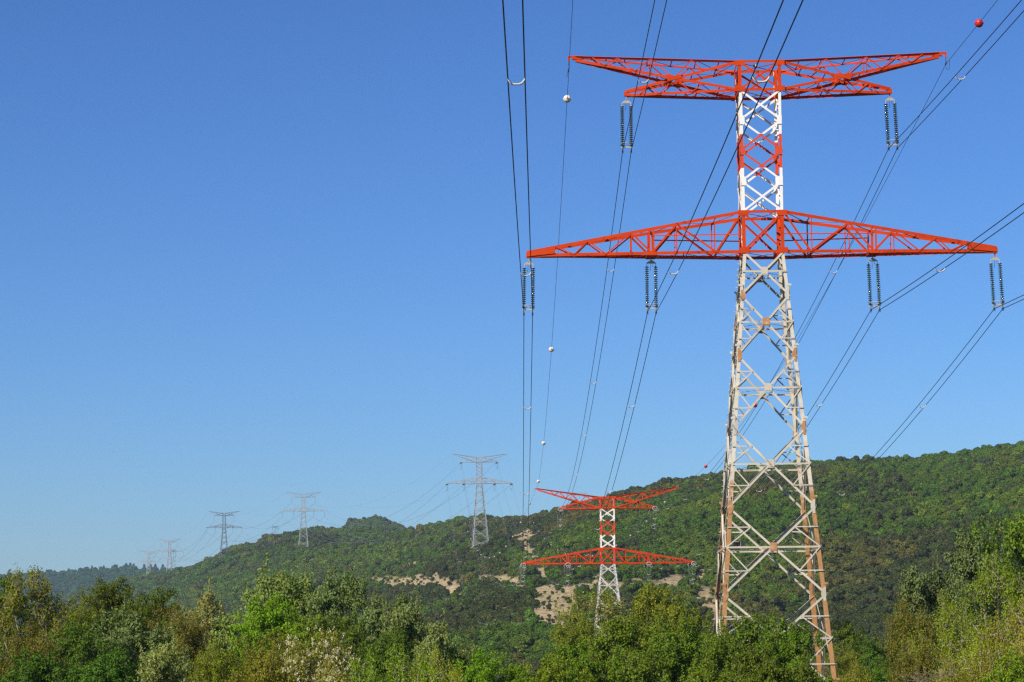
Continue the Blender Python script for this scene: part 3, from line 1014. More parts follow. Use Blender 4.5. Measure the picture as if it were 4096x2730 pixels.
def suspension(p, label, swing=0.0):
    root = empty("insulator_string", p, label, "insulator", "suspended insulator strings of the near pylon")
    m = MB()
    m.tube([(0, 0, .06), (0, 0, -.30)], .035, 6)
    a = [(-.09, -.22), (.09, -.22), (.36, -.42), (.36, -.47), (-.36, -.47), (-.36, -.42)]
    vs = [(x, -.02, z) for x, z in a] + [(x, .02, z) for x, z in a]
    m.add(vs, [[0, 1, 2, 3, 4, 5], [11, 10, 9, 8, 7, 6]] + [[j, (j + 1) % 6, (j + 1) % 6 + 6, j + 6] for j in range(6)])
    m.build("yoke_plate", M_FIT, root)
    m = MB()
    m.tube([(-.05, 0, -.44), (-.05, 0, -.75), (-.09, 0, -1.02)], .016, 5)
    m.tube([(.12, 0, -.44), (.12, 0, -.72)], .013, 5)
    m.build("arcing_horn", M_DARKFIT, root)
    for s in (-1, 1):
        m = MB()
        m.tube([(s * .33, 0, -.44), (s * .33, 0, -.66)], .02, 5, 1)
        disc_string(m, (s * .33, 0, -.64), (s * .33, 0, -3.76), 20)
        m.build("disc_string", [M_GLASS, M_CAP], root)
    m = MB()
    m.box((0, 0, -3.84), (.86, .05, .11))
    for s in (-1, 1): m.tube([(s * .33, 0, -3.70), (s * .33, 0, -3.86)], .03, 6)
    m.build("bottom_yoke", M_FIT, root)
    m = MB()
    m.tube([(.44 * math.cos(t), -.08 + .58 * math.sin(t), -3.62) for t in np.linspace(R(105), R(435), 26)], .028, 6)
    m.build("corona_ring", M_FIT, root)
    for s in (-1, 1):
        m = MB()
        m.tube([(s * .323, 0, -3.88), (s * .323, 0, -4.1)], .03, 6)
        m.box((s * .323, 0, -4.13), (.09, .46, .12))
        m.box((s * .323, -.02, -4.28), (.15, .04, .03))
        m.box((s * .323 - .05, 0, -4.2), (.02, .05, .16))
        m.box((s * .323 + .05, 0, -4.2), (.02, .05, .16))
        m.build("clamp", M_DARKFIT, root)
    root.rotation_euler.y = swing
    return root


H1 = {'LO': (-17.38, SPEC1.lb), 'LI': (-8.26, SPEC1.lb), 'RI': (8.26, SPEC1.lb), 'RO': (17.38, SPEC1.lb), 'UL': (-9.91, SPEC1.ub), 'UR': (9.91, SPEC1.ub)}
NM = {'LO': "left tip of the lower red crossarm", 'LI': "inner left of the lower red crossarm", 'RI': "inner right of the lower red crossarm", 'RO': "right tip of the lower red crossarm",
      'UL': "left tip of the upper red crossarm", 'UR': "right tip of the upper red crossarm"}
SW = {'LO': .022, 'LI': .004, 'RI': -.022, 'RO': -.035, 'UL': .006, 'UR': -.03}
P1 = {}
for k_, (x, z) in H1.items():
    p = Vector((T1[0] + x, T1[1], T1[2] + z - .12))
    suspension(p, "green glass disc string hanging from the " + NM[k_], SW[k_])
    P1[k_] = p + Vector((-math.sin(SW[k_]) * 4.13, 0, -4.13 * math.cos(SW[k_])))

# earth wire clamps
for s, k_, lab in ((-1, 'EL', "small dark clamp hanging at the left tip of the near pylon's top crossarm"), (1, 'ER', "small dark clamp hanging at the right tip of the near pylon's top crossarm")):
    x, z = s * (SPEC1.UA + .52), SPEC1.utip - .3
    p = Vector((T1[0] + x, T1[1], T1[2] + z))
    m = MB()
    m.tube([(0, 0, 0), (0, 0, -.32)], .025, 5)
    zc = -.72 if s < 0 else -.47
    m.tube([(.03, 0, -.25), (.03, 0, zc + .1)], .03, 5)
    m.box((0, 0, zc), (.09, .34, .12))
    m.tube([(0, .10, zc), (.1 * s, .5, zc - .3), (.16 * s, -.25, zc - .55), (.1 * s, -1.0, zc - .3), (0, -1.5, zc - .06)], .014, 5)
    o = m.build("earth_wire_clamp", M_DARKFIT, None, p)
    tag(o, lab, "clamp", "earth wire clamps")
    P1[k_] = p + Vector((0, 0, -.75 if s < 0 else -.5))


# ------------------------------------------------------------------ conductors
def sagged(a, b, sag, n):
    a, b = Vector(a), Vector(b)
    return [a.lerp(b, t) - Vector((0, 0, 4 * sag * t * (1 - t))) for t in [i / n for i in range(n + 1)]]


def on(a, b, sag, t):
    return Vector(a).lerp(Vector(b), t) - Vector((0, 0, 4 * sag * t * (1 - t)))


def spacer_at(m, c, h):
    """a smiling bar between the two cables of a bundle"""
    m.tube([c + Vector((x * h, 0, z)) for x, z in ((-1, .0), (-.88, -.10), (-.62, -.20), (-.3, -.235), (.3, -.235), (.62, -.20), (.88, -.10), (1, .0))], [.025, .036, .044, .04, .04, .044, .036, .025], 6)


HB = .323
# the line runs on behind the camera with the same sag it has overhead
SPAN0, DIR0 = 388.0, Vector((math.sin(-.0105), -math.cos(-.0105), 0))
END2 = {}
for k_, x in (('LO', -17.4), ('LI', -8.26), ('RI', 8.26), ('RO', 17.4), ('UL', -9.65), ('UR', 9.65)):
    z = SPEC2.lb if k_[0] != 'U' else SPEC2.ub
    END2[k_] = Vector((T2[0] + x, T2[1], T2[2] + z - .1))
END2['EL'] = Vector((T2[0] - 14.6, T2[1], T2[2] + SPEC2.utip - .1))
END2['ER'] = Vector((T2[0] + 14.6, T2[1], T2[2] + SPEC2.utip - .1))
SAG12 = {'LO': 6.6, 'LI': 6.4, 'RI': 6.5, 'RO': 7.1, 'UL': 6.25, 'UR': 7.1, 'EL': 6.85, 'ER': 5.4}
LAB = {'LO': "pair of black cables on the left tip of the lower crossarm, almost vertical in view", 'LI': "pair of black cables through the inner left insulators of the lower crossarm",
       'RI': "pair of black cables through the inner right insulators, leaving at the right edge", 'RO': "pair of black cables through the outermost right insulators of the lower crossarm",
       'UL': "pair of black cables through the insulators left on the upper crossarm", 'UR': "pair of black cables through the insulators right on the upper crossarm",
       'EL': "thin single wire with white balls at the left tip of the top crossarm", 'ER': "thin single wire with red balls at the right tip of the top crossarm"}
NEARPT, WIRE_EL, WIRE_ER = {}, None, None
for k_ in LAB:
    a = P1[k_]
    e = k_[0] == 'E'
    A0, B0 = (.045, .000115) if e else (.062, .00016)
    back = a + DIR0 * SPAN0 + Vector((0, 0, -A0 * SPAN0 + B0 * SPAN0 * SPAN0))
    sag0 = B0 * SPAN0 * SPAN0 / 4
    end = END2[k_]
    d = (a - end).normalized()
    if not e: end = end + Vector((d.x, d.y, 0)).normalized() * 4.4 - Vector((0, 0, .45))
    pts = sagged(back, a, sag0, 90)[:-1] + sagged(a, end, SAG12[k_], 60)
    if e:
        m = MB()
        m.tube(pts, .019, 5)
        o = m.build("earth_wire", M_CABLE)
        tag(o, LAB[k_], "wire", "earth wires of the near span")
    else:
        root = empty("cable_pair", (0, 0, 0), LAB[k_], "power cable", "cable pairs of the near span")
        for s in (-1, 1):
            m = MB()
            m.tube([p + Vector((s * HB, 0, 0)) for p in pts], .027, 6)
            m.build("cable", M_CABLE, root)
        for S_ in (30, 92, 150, 210, 270, 330):
            t = S_ / SPAN0
            m = MB()
            spacer_at(m, on(a, back, sag0, t), HB)
            m.build("spacer", M_SPACER, root)
        Ls = (end - a).length
        for S_ in (36, 92, 135, 187, 236, 285, 318):
            m = MB()
            spacer_at(m, on(a, end, SAG12[k_], S_ / Ls), HB)
            m.build("spacer", M_SPACER, root)


def ball(p, mat_, label, group, d=(0, 1, 0), r=.30):
    m = MB()
    prof = [(r * math.sin(t), -r * math.cos(t)) for t in np.linspace(0.0, math.pi, 15)]
    m.lathe((0, 0, 0), prof, 20, (0, 0, 1), 0)
    m.lathe((0, 0, -.012), [(r * .995, 0), (r * 1.035, 0), (r * 1.035, .024), (r * .995, .024)], 20, (0, 0, 1), 0)
    m.lathe((0, -r * .96, 0), [(.065, -.06), (.065, .05)], 8, (0, 1, 0), 1)
    m.box((r * .93, 0, 0), (.1, .1, .08), mi=0)
    m.box((-r * .93, 0, 0), (.1, .1, .08), mi=0)
    o = m.build("marker_ball", [mat_, M_DARKFIT], None, p)
    o.rotation_euler.z = -math.atan2(d[0], d[1])
    return tag(o, label, "marker ball", group)


a, b = P1['EL'], END2['EL']
Ls = (b - a).length
for S_, lab in ((6.4, "white marker ball just below the left tip of the near pylon's top crossarm"), (101, "white marker ball on the left earth wire, midway down the picture in open sky"),
                (188, "white marker ball on the left earth wire, low in the sky beside the upright cables"), (276, "white marker ball just above the left tip of the farther red pylon")):
    ball(on(a, b, SAG12['EL'], S_ / Ls), M_BALLW, lab, "white marker balls", (b - a))
a, b = P1['ER'], END2['ER']
for S_, lab in ((157.6, "red marker ball seen behind the bracing of the near pylon"), (251, "small red marker ball against the sky just above the hill crest")):
    ball(on(a, b, SAG12['ER'], S_ / Ls), M_BALLR, lab, "red marker balls", (b - a))
back = a + DIR0 * SPAN0 + Vector((0, 0, -.045 * SPAN0 + .000115 * SPAN0 * SPAN0))
ball(on(a, back, .000115 * SPAN0 * SPAN0 / 4, 14.2 / SPAN0), M_BALLR, "large red marker ball in the top right corner of the sky", "red marker balls", DIR0)


# ------------------------------------------------------------------ the farther spans
def node(i, k_):
    """where a cable hangs: i = 0 is the second red pylon, 1.. the grey ones; returns the arm point"""
    if i == 0: return END2[k_]
    o, p, rz = PYF[i - 1]
    x = {'LO': -17.4, 'LI': -8.26, 'RI': 8.26, 'RO': 17.4, 'UL': -9.65, 'UR': 9.65, 'EL': -14.8, 'ER': 14.8}[k_]
    z = SPEC3.lb if k_[0] in 'LR' else (SPEC3.ub if k_[0] == 'U' else SPEC3.utip)
    return Vector((p[0] + x * math.cos(rz), p[1] + x * math.sin(rz), p[2] + z - .1))


SHORT = {'LO': "left tip of the lower arm", 'LI': "inner left of the lower arm", 'RI': "inner right of the lower arm", 'RO': "right tip of the lower arm", 'UL': "left end of the upper arm", 'UR': "right end of the upper arm", 'EL': "left horn", 'ER': "right horn"}
PN = ["farther red pylon", "largest grey pylon", "second largest grey pylon", "dark grey pylon", "pale hazy pylon", "faintest pylon"]
SH2 = {"LO": "lower left tip", "LI": "lower inner left", "RI": "lower inner right", "RO": "lower right tip", "UL": "upper left tip", "UR": "upper right tip"}
SAGF = {'C': [36.0, 26.0, 14.0, 16.0, 8.0], 'E': [31.5, 20.0, 10.0, 12.0, 6.0]}


def tension_set(a, d, label, full):
    """two glass strings pulled out along the cable, with a ring at the live end"""
    d = Vector(d).normalized()
    root = empty("tension_insulator", a, label, "insulator", "horizontal insulators of the tension pylons")
    sdv = d.cross(Vector((0, 0, 1))).normalized()
    for s in (-1, 1):
        m = MB()
        disc_string(m, sdv * (s * .26) + d * .5, sdv * (s * .26) + d * 3.7, 20, .17)
        m.build("disc_string", [M_GLASS, M_CAP], root)
    m = MB()
    m.box(d * .42, (.7, .12, .06), ax=(sdv, d, sdv.cross(d)))
    m.box(d * 3.85, (.85, .12, .08), ax=(sdv, d, sdv.cross(d)))
    m.tube([(0, 0, 0), d * .4], .04, 5)
    m.build("yoke_plate", M_SPACER, root)
    if full:
        m = MB()
        u = sdv.cross(d)
        m.tube([d * 3.75 + sdv * (.50 * math.cos(t)) + u * (.42 * math.sin(t) + .15) for t in np.linspace(0, 2 * math.pi, 25)[:-1]], .045, 6, close=True)
        m.build("corona_ring", M_SPACER, root)
    return a + d * 4.3


def jumper(pa, pb, drop, label):
    root = empty("jumper_loop", (0, 0, 0), label, "cable loop", "hanging jumper loops")
    pts = [Vector(pa).lerp(Vector(pb), t) - Vector((0, 0, drop * (1 - abs(2 * t - 1) ** 3))) for t in [i / 20 for i in range(21)]]
    for s in (-1, 1):
        m = MB()
        m.tube([p + Vector((s * HB, 0, 0)) for p in pts], .03, 5)
        m.build("cable", M_CABLE_FAR, root)
    for i in (2, 4, 10, 16):
        m = MB()
        spacer_at(m, pts[i], HB)
        m.build("spacer", M_SPACER, root)


for i in range(5):
    for k_ in SHORT:
        e = k_[0] == 'E'
        a, b = node(i, k_), node(i + 1, k_)
        sag = SAGF['E' if e else 'C'][i]
        L_ = (b - a).length
        slope_a = (b - a).z / L_ - 4 * sag / L_
        slope_b = -(b - a).z / L_ - 4 * sag / L_
        hd = Vector(((b - a).x, (b - a).y, 0)).normalized()
        if not e:
            if i == 0:
                lab = "glass insulator pointing away behind the %s of the farther red pylon" % SH2[k_]
                a2 = tension_set(a, hd + Vector((0, 0, slope_a)), lab, True)
            elif i == 1:
                a2 = tension_set(a, hd + Vector((0, 0, slope_a)), "dark insulator behind the %s of the largest grey pylon" % SH2[k_], False)
            else: a2 = a + Vector((0, 0, -4.3))
            if i == 0:
                b2 = tension_set(b, -hd + Vector((0, 0, slope_b)), "dark insulator in front of the %s of the largest grey pylon" % SH2[k_], False)
            else: b2 = b + Vector((0, 0, -4.3))
            if i == 0:
                d1 = (P1[k_] - a)
                h1 = Vector((d1.x, d1.y, 0)).normalized()
                a1 = tension_set(a, h1 * 4.4 + Vector((0, 0, -.45)), "ringed glass insulator in front of the %s of the farther red pylon" % SH2[k_], True)
                jumper(a1, a2, 3.6, "slack cable loop under the %s of the farther red pylon" % SHORT[k_])
            if i == 1:
                jm = MB()
                dprev = (node(0, k_) - a)
                a1 = a + Vector((dprev.x, dprev.y, 0)).normalized() * 4.3 + Vector((0, 0, -.6))
                pts = [a1.lerp(a2, t) - Vector((0, 0, 3.4 * (1 - abs(2 * t - 1) ** 3))) for t in [q / 14 for q in range(15)]]
                jm.tube(pts, .06, 5)
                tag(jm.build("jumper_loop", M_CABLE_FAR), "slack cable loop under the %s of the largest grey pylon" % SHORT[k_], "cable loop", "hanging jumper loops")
        else: a2, b2 = a, b
        if i >= 2 and not e:
            m = MB()
            m.tube([(0, 0, 0), (0, 0, -.5)], .05, 5, 1)
            disc_string(m, (0, 0, -.5), (0, 0, -3.8), 20, .16)
            m.tube([(-.35, 0, -3.9), (.35, 0, -3.9)], .06, 5, 1)
            m.tube([(0, 0, -3.8), (-.3, 0, -4.25)], .05, 5, 1)
            m.tube([(0, 0, -3.8), (.3, 0, -4.25)], .05, 5, 1)
            tag(m.build("insulator_string", [M_GLASS, M_CAP], None, a), "insulator string at the %s of the %s" % (SHORT[k_], PN[i]), "insulator", "hanging insulators of the far pylons")
        pts = sagged(a2, b2, sag, 48)
        if e:
            m = MB()
            m.tube(pts, .02 + .006 * i, 4)
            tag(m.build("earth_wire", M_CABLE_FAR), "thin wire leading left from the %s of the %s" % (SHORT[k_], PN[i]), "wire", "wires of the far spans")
        else:
            lab = "cables leading left from the %s, %s" % (PN[i], SHORT[k_])
            root = empty("cable_pair", (0, 0, 0), lab, "power cable", "wires of the far spans")
            for s in (-1, 1):
                m = MB()
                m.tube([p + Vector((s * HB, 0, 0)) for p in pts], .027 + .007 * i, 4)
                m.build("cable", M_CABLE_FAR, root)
            if i == 0:
                n_s = 13
                for q in range(n_s):
                    m = MB()
                    spacer_at(m, on(a2, b2, sag, (q + .5) / n_s), HB)
                    m.build("spacer", M_SPACER, root)

# balls on the two earth wires that dip across the valley behind the farther red pylon
ORD = "first second third fourth fifth sixth seventh eighth ninth tenth eleventh twelfth thirteenth fourteenth fifteenth sixteenth seventeenth eighteenth nineteenth twentieth".split()
for k_, nb, side in (('EL', 20, "left"), ('ER', 20, "right")):
    a, b = node(0, k_), node(1, k_)
    for q in range(nb):
        t = (q + .6) / nb
        p = on(a, b, SAGF['E'][0], t)
        ball(p, M_BALLG, "%s white ball on the %s sagging wire, counted from the farther red pylon" % (ORD[q], side), "white balls on the %s sagging wire" % side, b - a, .23)

# nest box standing on the bracing of the near pylon
p = T1 + np.array([-2.42, -2.75, 8.62 + .16 - BZ])
m = MB()
c_, s_ = math.cos(R(-32)), math.sin(R(-32))
ax = (Vector((c_, s_, 0)), Vector((-s_, c_, 0)), Vector((0, 0, 1)))
for cc, ss in (((0, 0, .02), (.60, .62, .04)), ((0, 0, .47), (.64, .66, .03)), ((.29, 0, .245), (.03, .60, .41)), ((-.29, 0, .245), (.03, .60, .41)), ((0, .29, .245), (.55, .03, .41)), ((0, -.29, .09), (.55, .03, .10))):
    m.box(ax[0] * cc[0] + ax[1] * cc[1] + Vector((0, 0, cc[2])), ss, ax=ax)
o = m.build("nest_box", M_BOXM, None, p)
tag(o, "small grey open-fronted box standing on a horizontal bar of the near pylon", "box")


# ------------------------------------------------------------------ small pylons on the skyline
def cat_pylon(p, h, wd, label, rz=0.0):
    root = empty("cat_head_pylon", p, label, "pylon", "narrow pylons on the skyline")
    root.rotation_euler.z = rz
    m = MB()
    t = .16
    a, b = wd * .30, wd * .16
    hw = h * .45
    for sx in (-1, 1):
        for sy in (-1, 1):
            m.bar((sx * a, sy * a, 0), (sx * b, sy * b, hw), t * 1.3, (0, -1, 0), 1)
            m.bar((sx * b, sy * b, hw), (sx * wd * .36, sy * b, h * .72), t * 1.2, (0, -1, 0), 1)
            m.bar((sx * wd * .36, sy * b, h * .72), (sx * wd * .26, sy * b, h * .9), t * 1.2, (0, -1, 0), 1)
            m.bar((sx * b * .4, sy * b, hw * 1.05), (sx * wd * .22, sy * b, h * .72), t, (0, -1, 0), 1)
    for sy in (-1, 1):
        for i in range(6):
            z0, z1 = hw * i / 6, hw * (i + 1) / 6
            w0, w1 = a + (b - a) * i / 6, a + (b - a) * (i + 1) / 6
            m.bar((-w0, sy * w0, z0), (w1, sy * w1, z1), t * .8, (0, -1, 0), 1)
            m.bar((w0, sy * w0, z0), (-w1, sy * w1, z1), t * .8, (0, -1, 0), -1)
        for s in (-1, 1):
            for i in range(4):
                u0, u1 = i / 4, (i + 1) / 4
                xi, xo = b * .4 + (wd * .22 - b * .4) * u0, b + (wd * .36 - b) * u1
                m.bar((s * xi, sy * b, hw + (h * .72 - hw) * u0), (s * xo, sy * b, hw + (h * .72 - hw) * u1), t * .7, (0, -1, 0), 1)
    m.build("body", M_GALV, root)
    m = MB()
    for sy in (-1, 1):
        for z in (h * .86, h * .92):
            m.bar((-wd * .5, sy * b * .6, z), (wd * .5, sy * b * .6, z), t, (0, -1, 0), 1)
        for i in range(10):
            x0, x1 = -wd * .5 + wd * i / 10, -wd * .5 + wd * (i + 1) / 10
            m.bar((x0, sy * b * .6, h * (.86 if i % 2 else .92)), (x1, sy * b * .6, h * (.92 if i % 2 else .86)), t * .7, (0, -1, 0), 1)
    for s in (-1, 1): m.bar((s * wd * .40, 0, h * .92), (s * wd * .40, 0, h), t * 1.3, (0, -1, 0), 1)
    m.build("top_beam", M_GALV, root)
    for x in (-.42, 0, .42):
        m = MB()
        disc_string(m, (x * wd, 0, h * .86), (x * wd, 0, h * .86 - 3.0), 12, .16)
        m.build("insulator", [M_GLASS, M_CAP], root)


def stand(px, py_top, D, h, wd, label, rz=0.0):
    q = at(px, py_top, D)
    cat_pylon(Vector((q[0], q[1], q[2] - h)), h, wd, label, rz)


stand(1101, 2099, 2750, 27, 9.5, "narrow two-horned pylon standing behind the crest of the left ridge", .9)
stand(694, 2192, 2900, 34, 9.0, "narrow pale pylon directly behind the right side of the hazy pylon", 1.2)
stand(2318, 1962, 2150, 30, 14, "faint pylon top showing above the hill behind the farther red pylon's crossarm", .25)
stand(2686, 1904, 2300, 30, 6, "tiny narrow pylon top above the hill crest, left of the near pylon", 1.4)


# ------------------------------------------------------------------ dark pines on the far ridge
def pine_mesh(seed):
    rng = np.random.default_rng(seed)
    P, Nn = [], []
    for k in range(9):
        z = .22 + .085 * k
        r = .27 * (1 - k / 9.5) + .03
        n = 40
        a = rng.uniform(0, 6.28, n)
        rr = r * np.sqrt(rng.uniform(.1, 1, n))
        P.append(np.stack([rr * np.cos(a), rr * np.sin(a), z + rng.normal(0, .02, n) - rr * .25], 1))
        Nn.append(np.stack([np.cos(a) * .5, np.sin(a) * .5, .8 + 0 * a], 1) + rng.normal(size=(n, 3)) * .3)
    return leaf_quads(np.concatenate(P), np.concatenate(Nn), rng.uniform(.08, .14, 360), rng, .7, .1)


M_NEEDLE = leaf_material("pine_needles", 'OBJECT', None, .1, .3)
M_BARK = paint("bark", (0.20, 0.155, 0.105), (0.12, 0.09, 0.06), None, 0, 0, 0.9, 4.0)
M_PALEBARK = paint("pale_bark", (0.34, 0.28, 0.19), (0.24, 0.19, 0.13), (0.12, 0.10, 0.07), .6, .7, 0.85, 3.0)
pines = []
for j in range(3):
    co, q = pine_mesh(j)
    me = bpy.data.meshes.new("pine_crown")
    quick_mesh(me, co, q)
    me.materials.append(M_NEEDLE)
    pines.append(me)
tk = MB()
tk.tube([(0, 0, -.3), (0, 0, .9)], [.022, .006], 5)
trunk_src = None
rngp = random.Random(3)
PINE = [(35, 2287, 9), (78, 2288, 8), (205, 2284, 8), (275, 2279, 9), (322, 2277, 9), (368, 2275, 11), (460, 2263, 9), (468, 2265, 8), (505, 2258, 14), (521, 2256, 15), (535, 2260, 12), (577, 2262, 9), (602, 2262, 13), (621, 2261, 12), (651, 2263, 10), (130, 2284, 7), (415, 2268, 7)]
for i, (px, pt, h) in enumerate(PINE):
    q = at(px, pt, 4960)
    root = empty("pine_tree", (q[0], q[1], float(land(q[0], q[1])) + 0.5), "small dark pine standing up from the far blue-green ridge", "pine", "pines on the far ridge")
    h = max(h, q[2] - root.location.z) + 3.5
    root.scale = (h * 1.15, h * 1.15, h)
    root.rotation_euler.z = rngp.uniform(0, 6)
    c = bpy.data.objects.new("crown", pines[i % 3])
    c.color = (.022, .034, .018, 1)
    COL.objects.link(c)
    c.parent = root
    if trunk_src is None: trunk_src = tk.build("trunk", M_BARK, root)
    else:
        t_ = trunk_src.copy()
        COL.objects.link(t_)
        t_.parent = root


# ------------------------------------------------------------------ trees in the foreground
M_LEAF = leaf_material("leaves", 'OBJECT', None, 0.40, 0.28)
M_LEAFS = leaf_material("silver_backed_leaves", 'OBJECT', (0.21, 0.265, 0.095), 0.3, 0.4)
M_BLOS = leaf_material("blossom", 'OBJECT', None, 0.3, 0.15)


def grow(seed, lobes, n_cl, leaf_n, leaf_len, cl_r, trunk_h=.22, stems=1, flat=.8, droop=0.0, r0=.012, twig_n=0, bush=False, edge=0.55, up=0.35, bare_frac=0.0, shoots=45):
    """a tree about 1 unit high: a branching skeleton that reaches into every leaf cluster.  lobes: (x, y, z, rx, ry, rz)"""
    rng = np.random.default_rng(seed)
    lob = np.array(lobes, float)
    vol = (lob[:, 3] * lob[:, 4] * lob[:, 5]) ** .7
    pick = rng.choice(len(lob), n_cl, p=vol / vol.sum())
    v = rng.normal(size=(n_cl, 3))
    v /= np.linalg.norm(v, axis=1, keepdims=True)
    rad = rng.uniform(0, 1, (n_cl, 1)) ** edge
    C = lob[pick, :3] + v * rad * lob[pick, 3:]
    C += rng.normal(size=C.shape) * .012
    C[:, 2] = np.maximum(C[:, 2], .05)
    nodes_, par = [np.zeros(3)], [-1]
    heads = []
    for s in range(stems):
        a = rng.uniform(0, 6.28)
        off = np.array([math.cos(a), math.sin(a), 0]) * (.03 if stems > 1 else 0)
        prev = 0
        for q in range(1, 4):
            nodes_.append(off * q + np.array([rng.normal(0, .008), rng.normal(0, .008), trunk_h * q / 3]))
            par.append(prev)
            prev = len(nodes_) - 1
        heads.append(prev)
    for l in lob:                                                   # limbs to the middle of each lobe
        h = heads[int(np.argmin([np.linalg.norm(nodes_[x][:2] - l[:2]) + rng.uniform(0, .05) for x in heads]))]
        p0, p1, prev = nodes_[h], l[:3] - np.array([0, 0, l[5] * .3]), h
        for q in (1, 2, 3):
            t = q / 3
            pt = p0 * (1 - t) + p1 * t + rng.normal(size=3) * .012
            pt[:2] = p0[:2] + (p1[:2] - p0[:2]) * t ** 1.25
            nodes_.append(pt)
            par.append(prev)
            prev = len(nodes_) - 1
    order = np.argsort(np.min(np.linalg.norm(C[:, None] - np.array(nodes_)[None], axis=2), axis=1))
    tips = []
    for i in order:
        Na = np.array(nodes_)
        d = np.linalg.norm(Na - C[i], axis=1) + .5 * np.maximum(Na[:, 2] - C[i, 2], 0)
        d[0] += 1
        j = int(np.argmin(d))
        mid = (Na[j] + C[i]) / 2 + rng.normal(size=3) * .010 + np.array([0, 0, -.008])
        nodes_.append(mid); par.append(j)
        nodes_.append(C[i]); par.append(len(nodes_) - 2)
        tips.append(len(nodes_) - 1)
    Na = np.array(nodes_)
    cnt = np.zeros(len(Na))
    cnt[tips] = 1
    for i in range(len(Na) - 1, 0, -1): cnt[par[i]] += cnt[i]
    rr = r0 * (np.maximum(cnt, .5) / max(cnt[0], 1)) ** .48
    rr = np.maximum(rr, .0008)
    segs = [(Na[par[i]], Na[i], min(rr[par[i]], rr[i] * 1.6), rr[i]) for i in range(1, len(Na))]
    # twigs
    for i in tips:
        for q in range(twig_n):
            d = rng.normal(size=3)
            d[2] = abs(d[2]) * .8 - droop
            d /= np.linalg.norm(d)
            e = Na[i] + d * cl_r * rng.uniform(.7, 1.5)
            segs.append((Na[i], e, .0011, .0005))
    # shoots that stand out of the crown
    spts = []
    outer = [i for i in tips if np.linalg.norm(Na[i] - lob[:, :3].mean(0)) > np.median([np.linalg.norm(Na[j] - lob[:, :3].mean(0)) for j in tips[::5]])]
    for i in rng.choice(outer, min(shoots, len(outer)), replace=False) if shoots else []:
        d = Na[i] - lob[:, :3].mean(0)
        d = d / np.linalg.norm(d) * .6 + np.array([0, 0, .9 - droop]) + rng.normal(size=3) * .3
        d /= np.linalg.norm(d)
        ln = rng.uniform(.03, .08)
        p0 = Na[i]
        for q in range(4):
            p1 = p0 + d * ln / 4 + rng.normal(size=3) * .003
            segs.append((p0, p1, .0014 - .0003 * q, .0011 - .0003 * q))
            spts.append(np.repeat(p1[None], 7, 0) + rng.normal(size=(7, 3)) * leaf_len * .55)
            p0 = p1
    sv, sf = [], []
    for a, b, ra, rb in segs:
        d = b - a
        ln = np.linalg.norm(d)
        if ln < 1e-5: continue
        d /= ln
        u = np.cross(d, [0.3, 0.9, 0.2]); u /= np.linalg.norm(u)
        w = np.cross(d, u)
        n0 = len(sv)
        for p, r in ((a, ra), (b, rb)):
            for q in range(4): sv.append(p + r * (u * math.cos(q * math.pi / 2) + w * math.sin(q * math.pi / 2)))
        for q in range(4): sf.append([n0 + q, n0 + (q + 1) % 4, n0 + 4 + (q + 1) % 4, n0 + 4 + q])
    # leaves
    live = np.array(tips)
    if bare_frac: live = live[rng.random(len(live)) > bare_frac]
    ctr = np.repeat(Na[live], leaf_n, axis=0)
    mid = lob[:, :3].mean(0)
    g = rng.normal(size=ctr.shape)
    g /= np.linalg.norm(g, axis=1, keepdims=True)
    g *= rng.uniform(0, 1, (len(g), 1)) ** .5 * cl_r
    g[:, 2] *= flat
    if droop: g[:, 2] -= droop * cl_r * rng.uniform(0, 1.6, len(g))
    P = ctr + g
    if spts: P = np.concatenate([P] + spts)
    outw = P - mid
    outw /= np.linalg.norm(outw, axis=1, keepdims=True) + 1e-6
    gd = np.zeros_like(P)
    gd[:len(g)] = g / (np.linalg.norm(g, axis=1, keepdims=True) + 1e-6)
    Nn = rng.normal(size=P.shape) * .42 + gd * .55 + outw * .35 + np.array([0, 0, up])
    ln_ = leaf_len * rng.uniform(.65, 1.25, len(P))
    co, q = leaf_quads(P, Nn, ln_, rng, .62, .14)
    return (np.array(sv), np.array(sf)), (co, q), Na[live]


PROTO = {}


def proto(name, leafmat, barkmat, blossom=None, **kw):
    (sv, sf), (co, q), tips = grow(**kw)
    mt = bpy.data.meshes.new("trunk")
    quick_mesh(mt, sv, sf)
    mt.materials.append(barkmat)
    mc = None
    if kw.get('leaf_n', 0) > 0:
        mc = bpy.data.meshes.new("crown")
        quick_mesh(mc, co, q)
        mc.materials.append(leafmat)
    mb_ = None
    if blossom:
        rng = np.random.default_rng(kw['seed'] + 900)
        n = blossom
        t = tips[rng.integers(0, len(tips), n)]
        c = t + rng.normal(size=(n, 3)) * kw['cl_r'] * .65
        ctr = np.repeat(c, 14, axis=0)
        P = ctr + rng.normal(size=ctr.shape) * np.array([.0062, .0062, .0052])
        bc, bq = leaf_quads(P, rng.normal(size=P.shape), .0078 * rng.uniform(.7, 1.3, len(P)), rng, .9, .1)
        mb_ = bpy.data.meshes.new("blossom")
        quick_mesh(mb_, bc, bq)
        mb_.materials.append(M_BLOS)
    w = max(np.percentile(np.abs(co[:, 0]), 98), np.percentile(np.abs(co[:, 1]), 98)) * 2 if len(co) else .5
    h = np.percentile(co[:, 2], 99.6) if len(co) else sv[:, 2].max()
    PROTO[name] = (mt, mc, mb_, w, h)


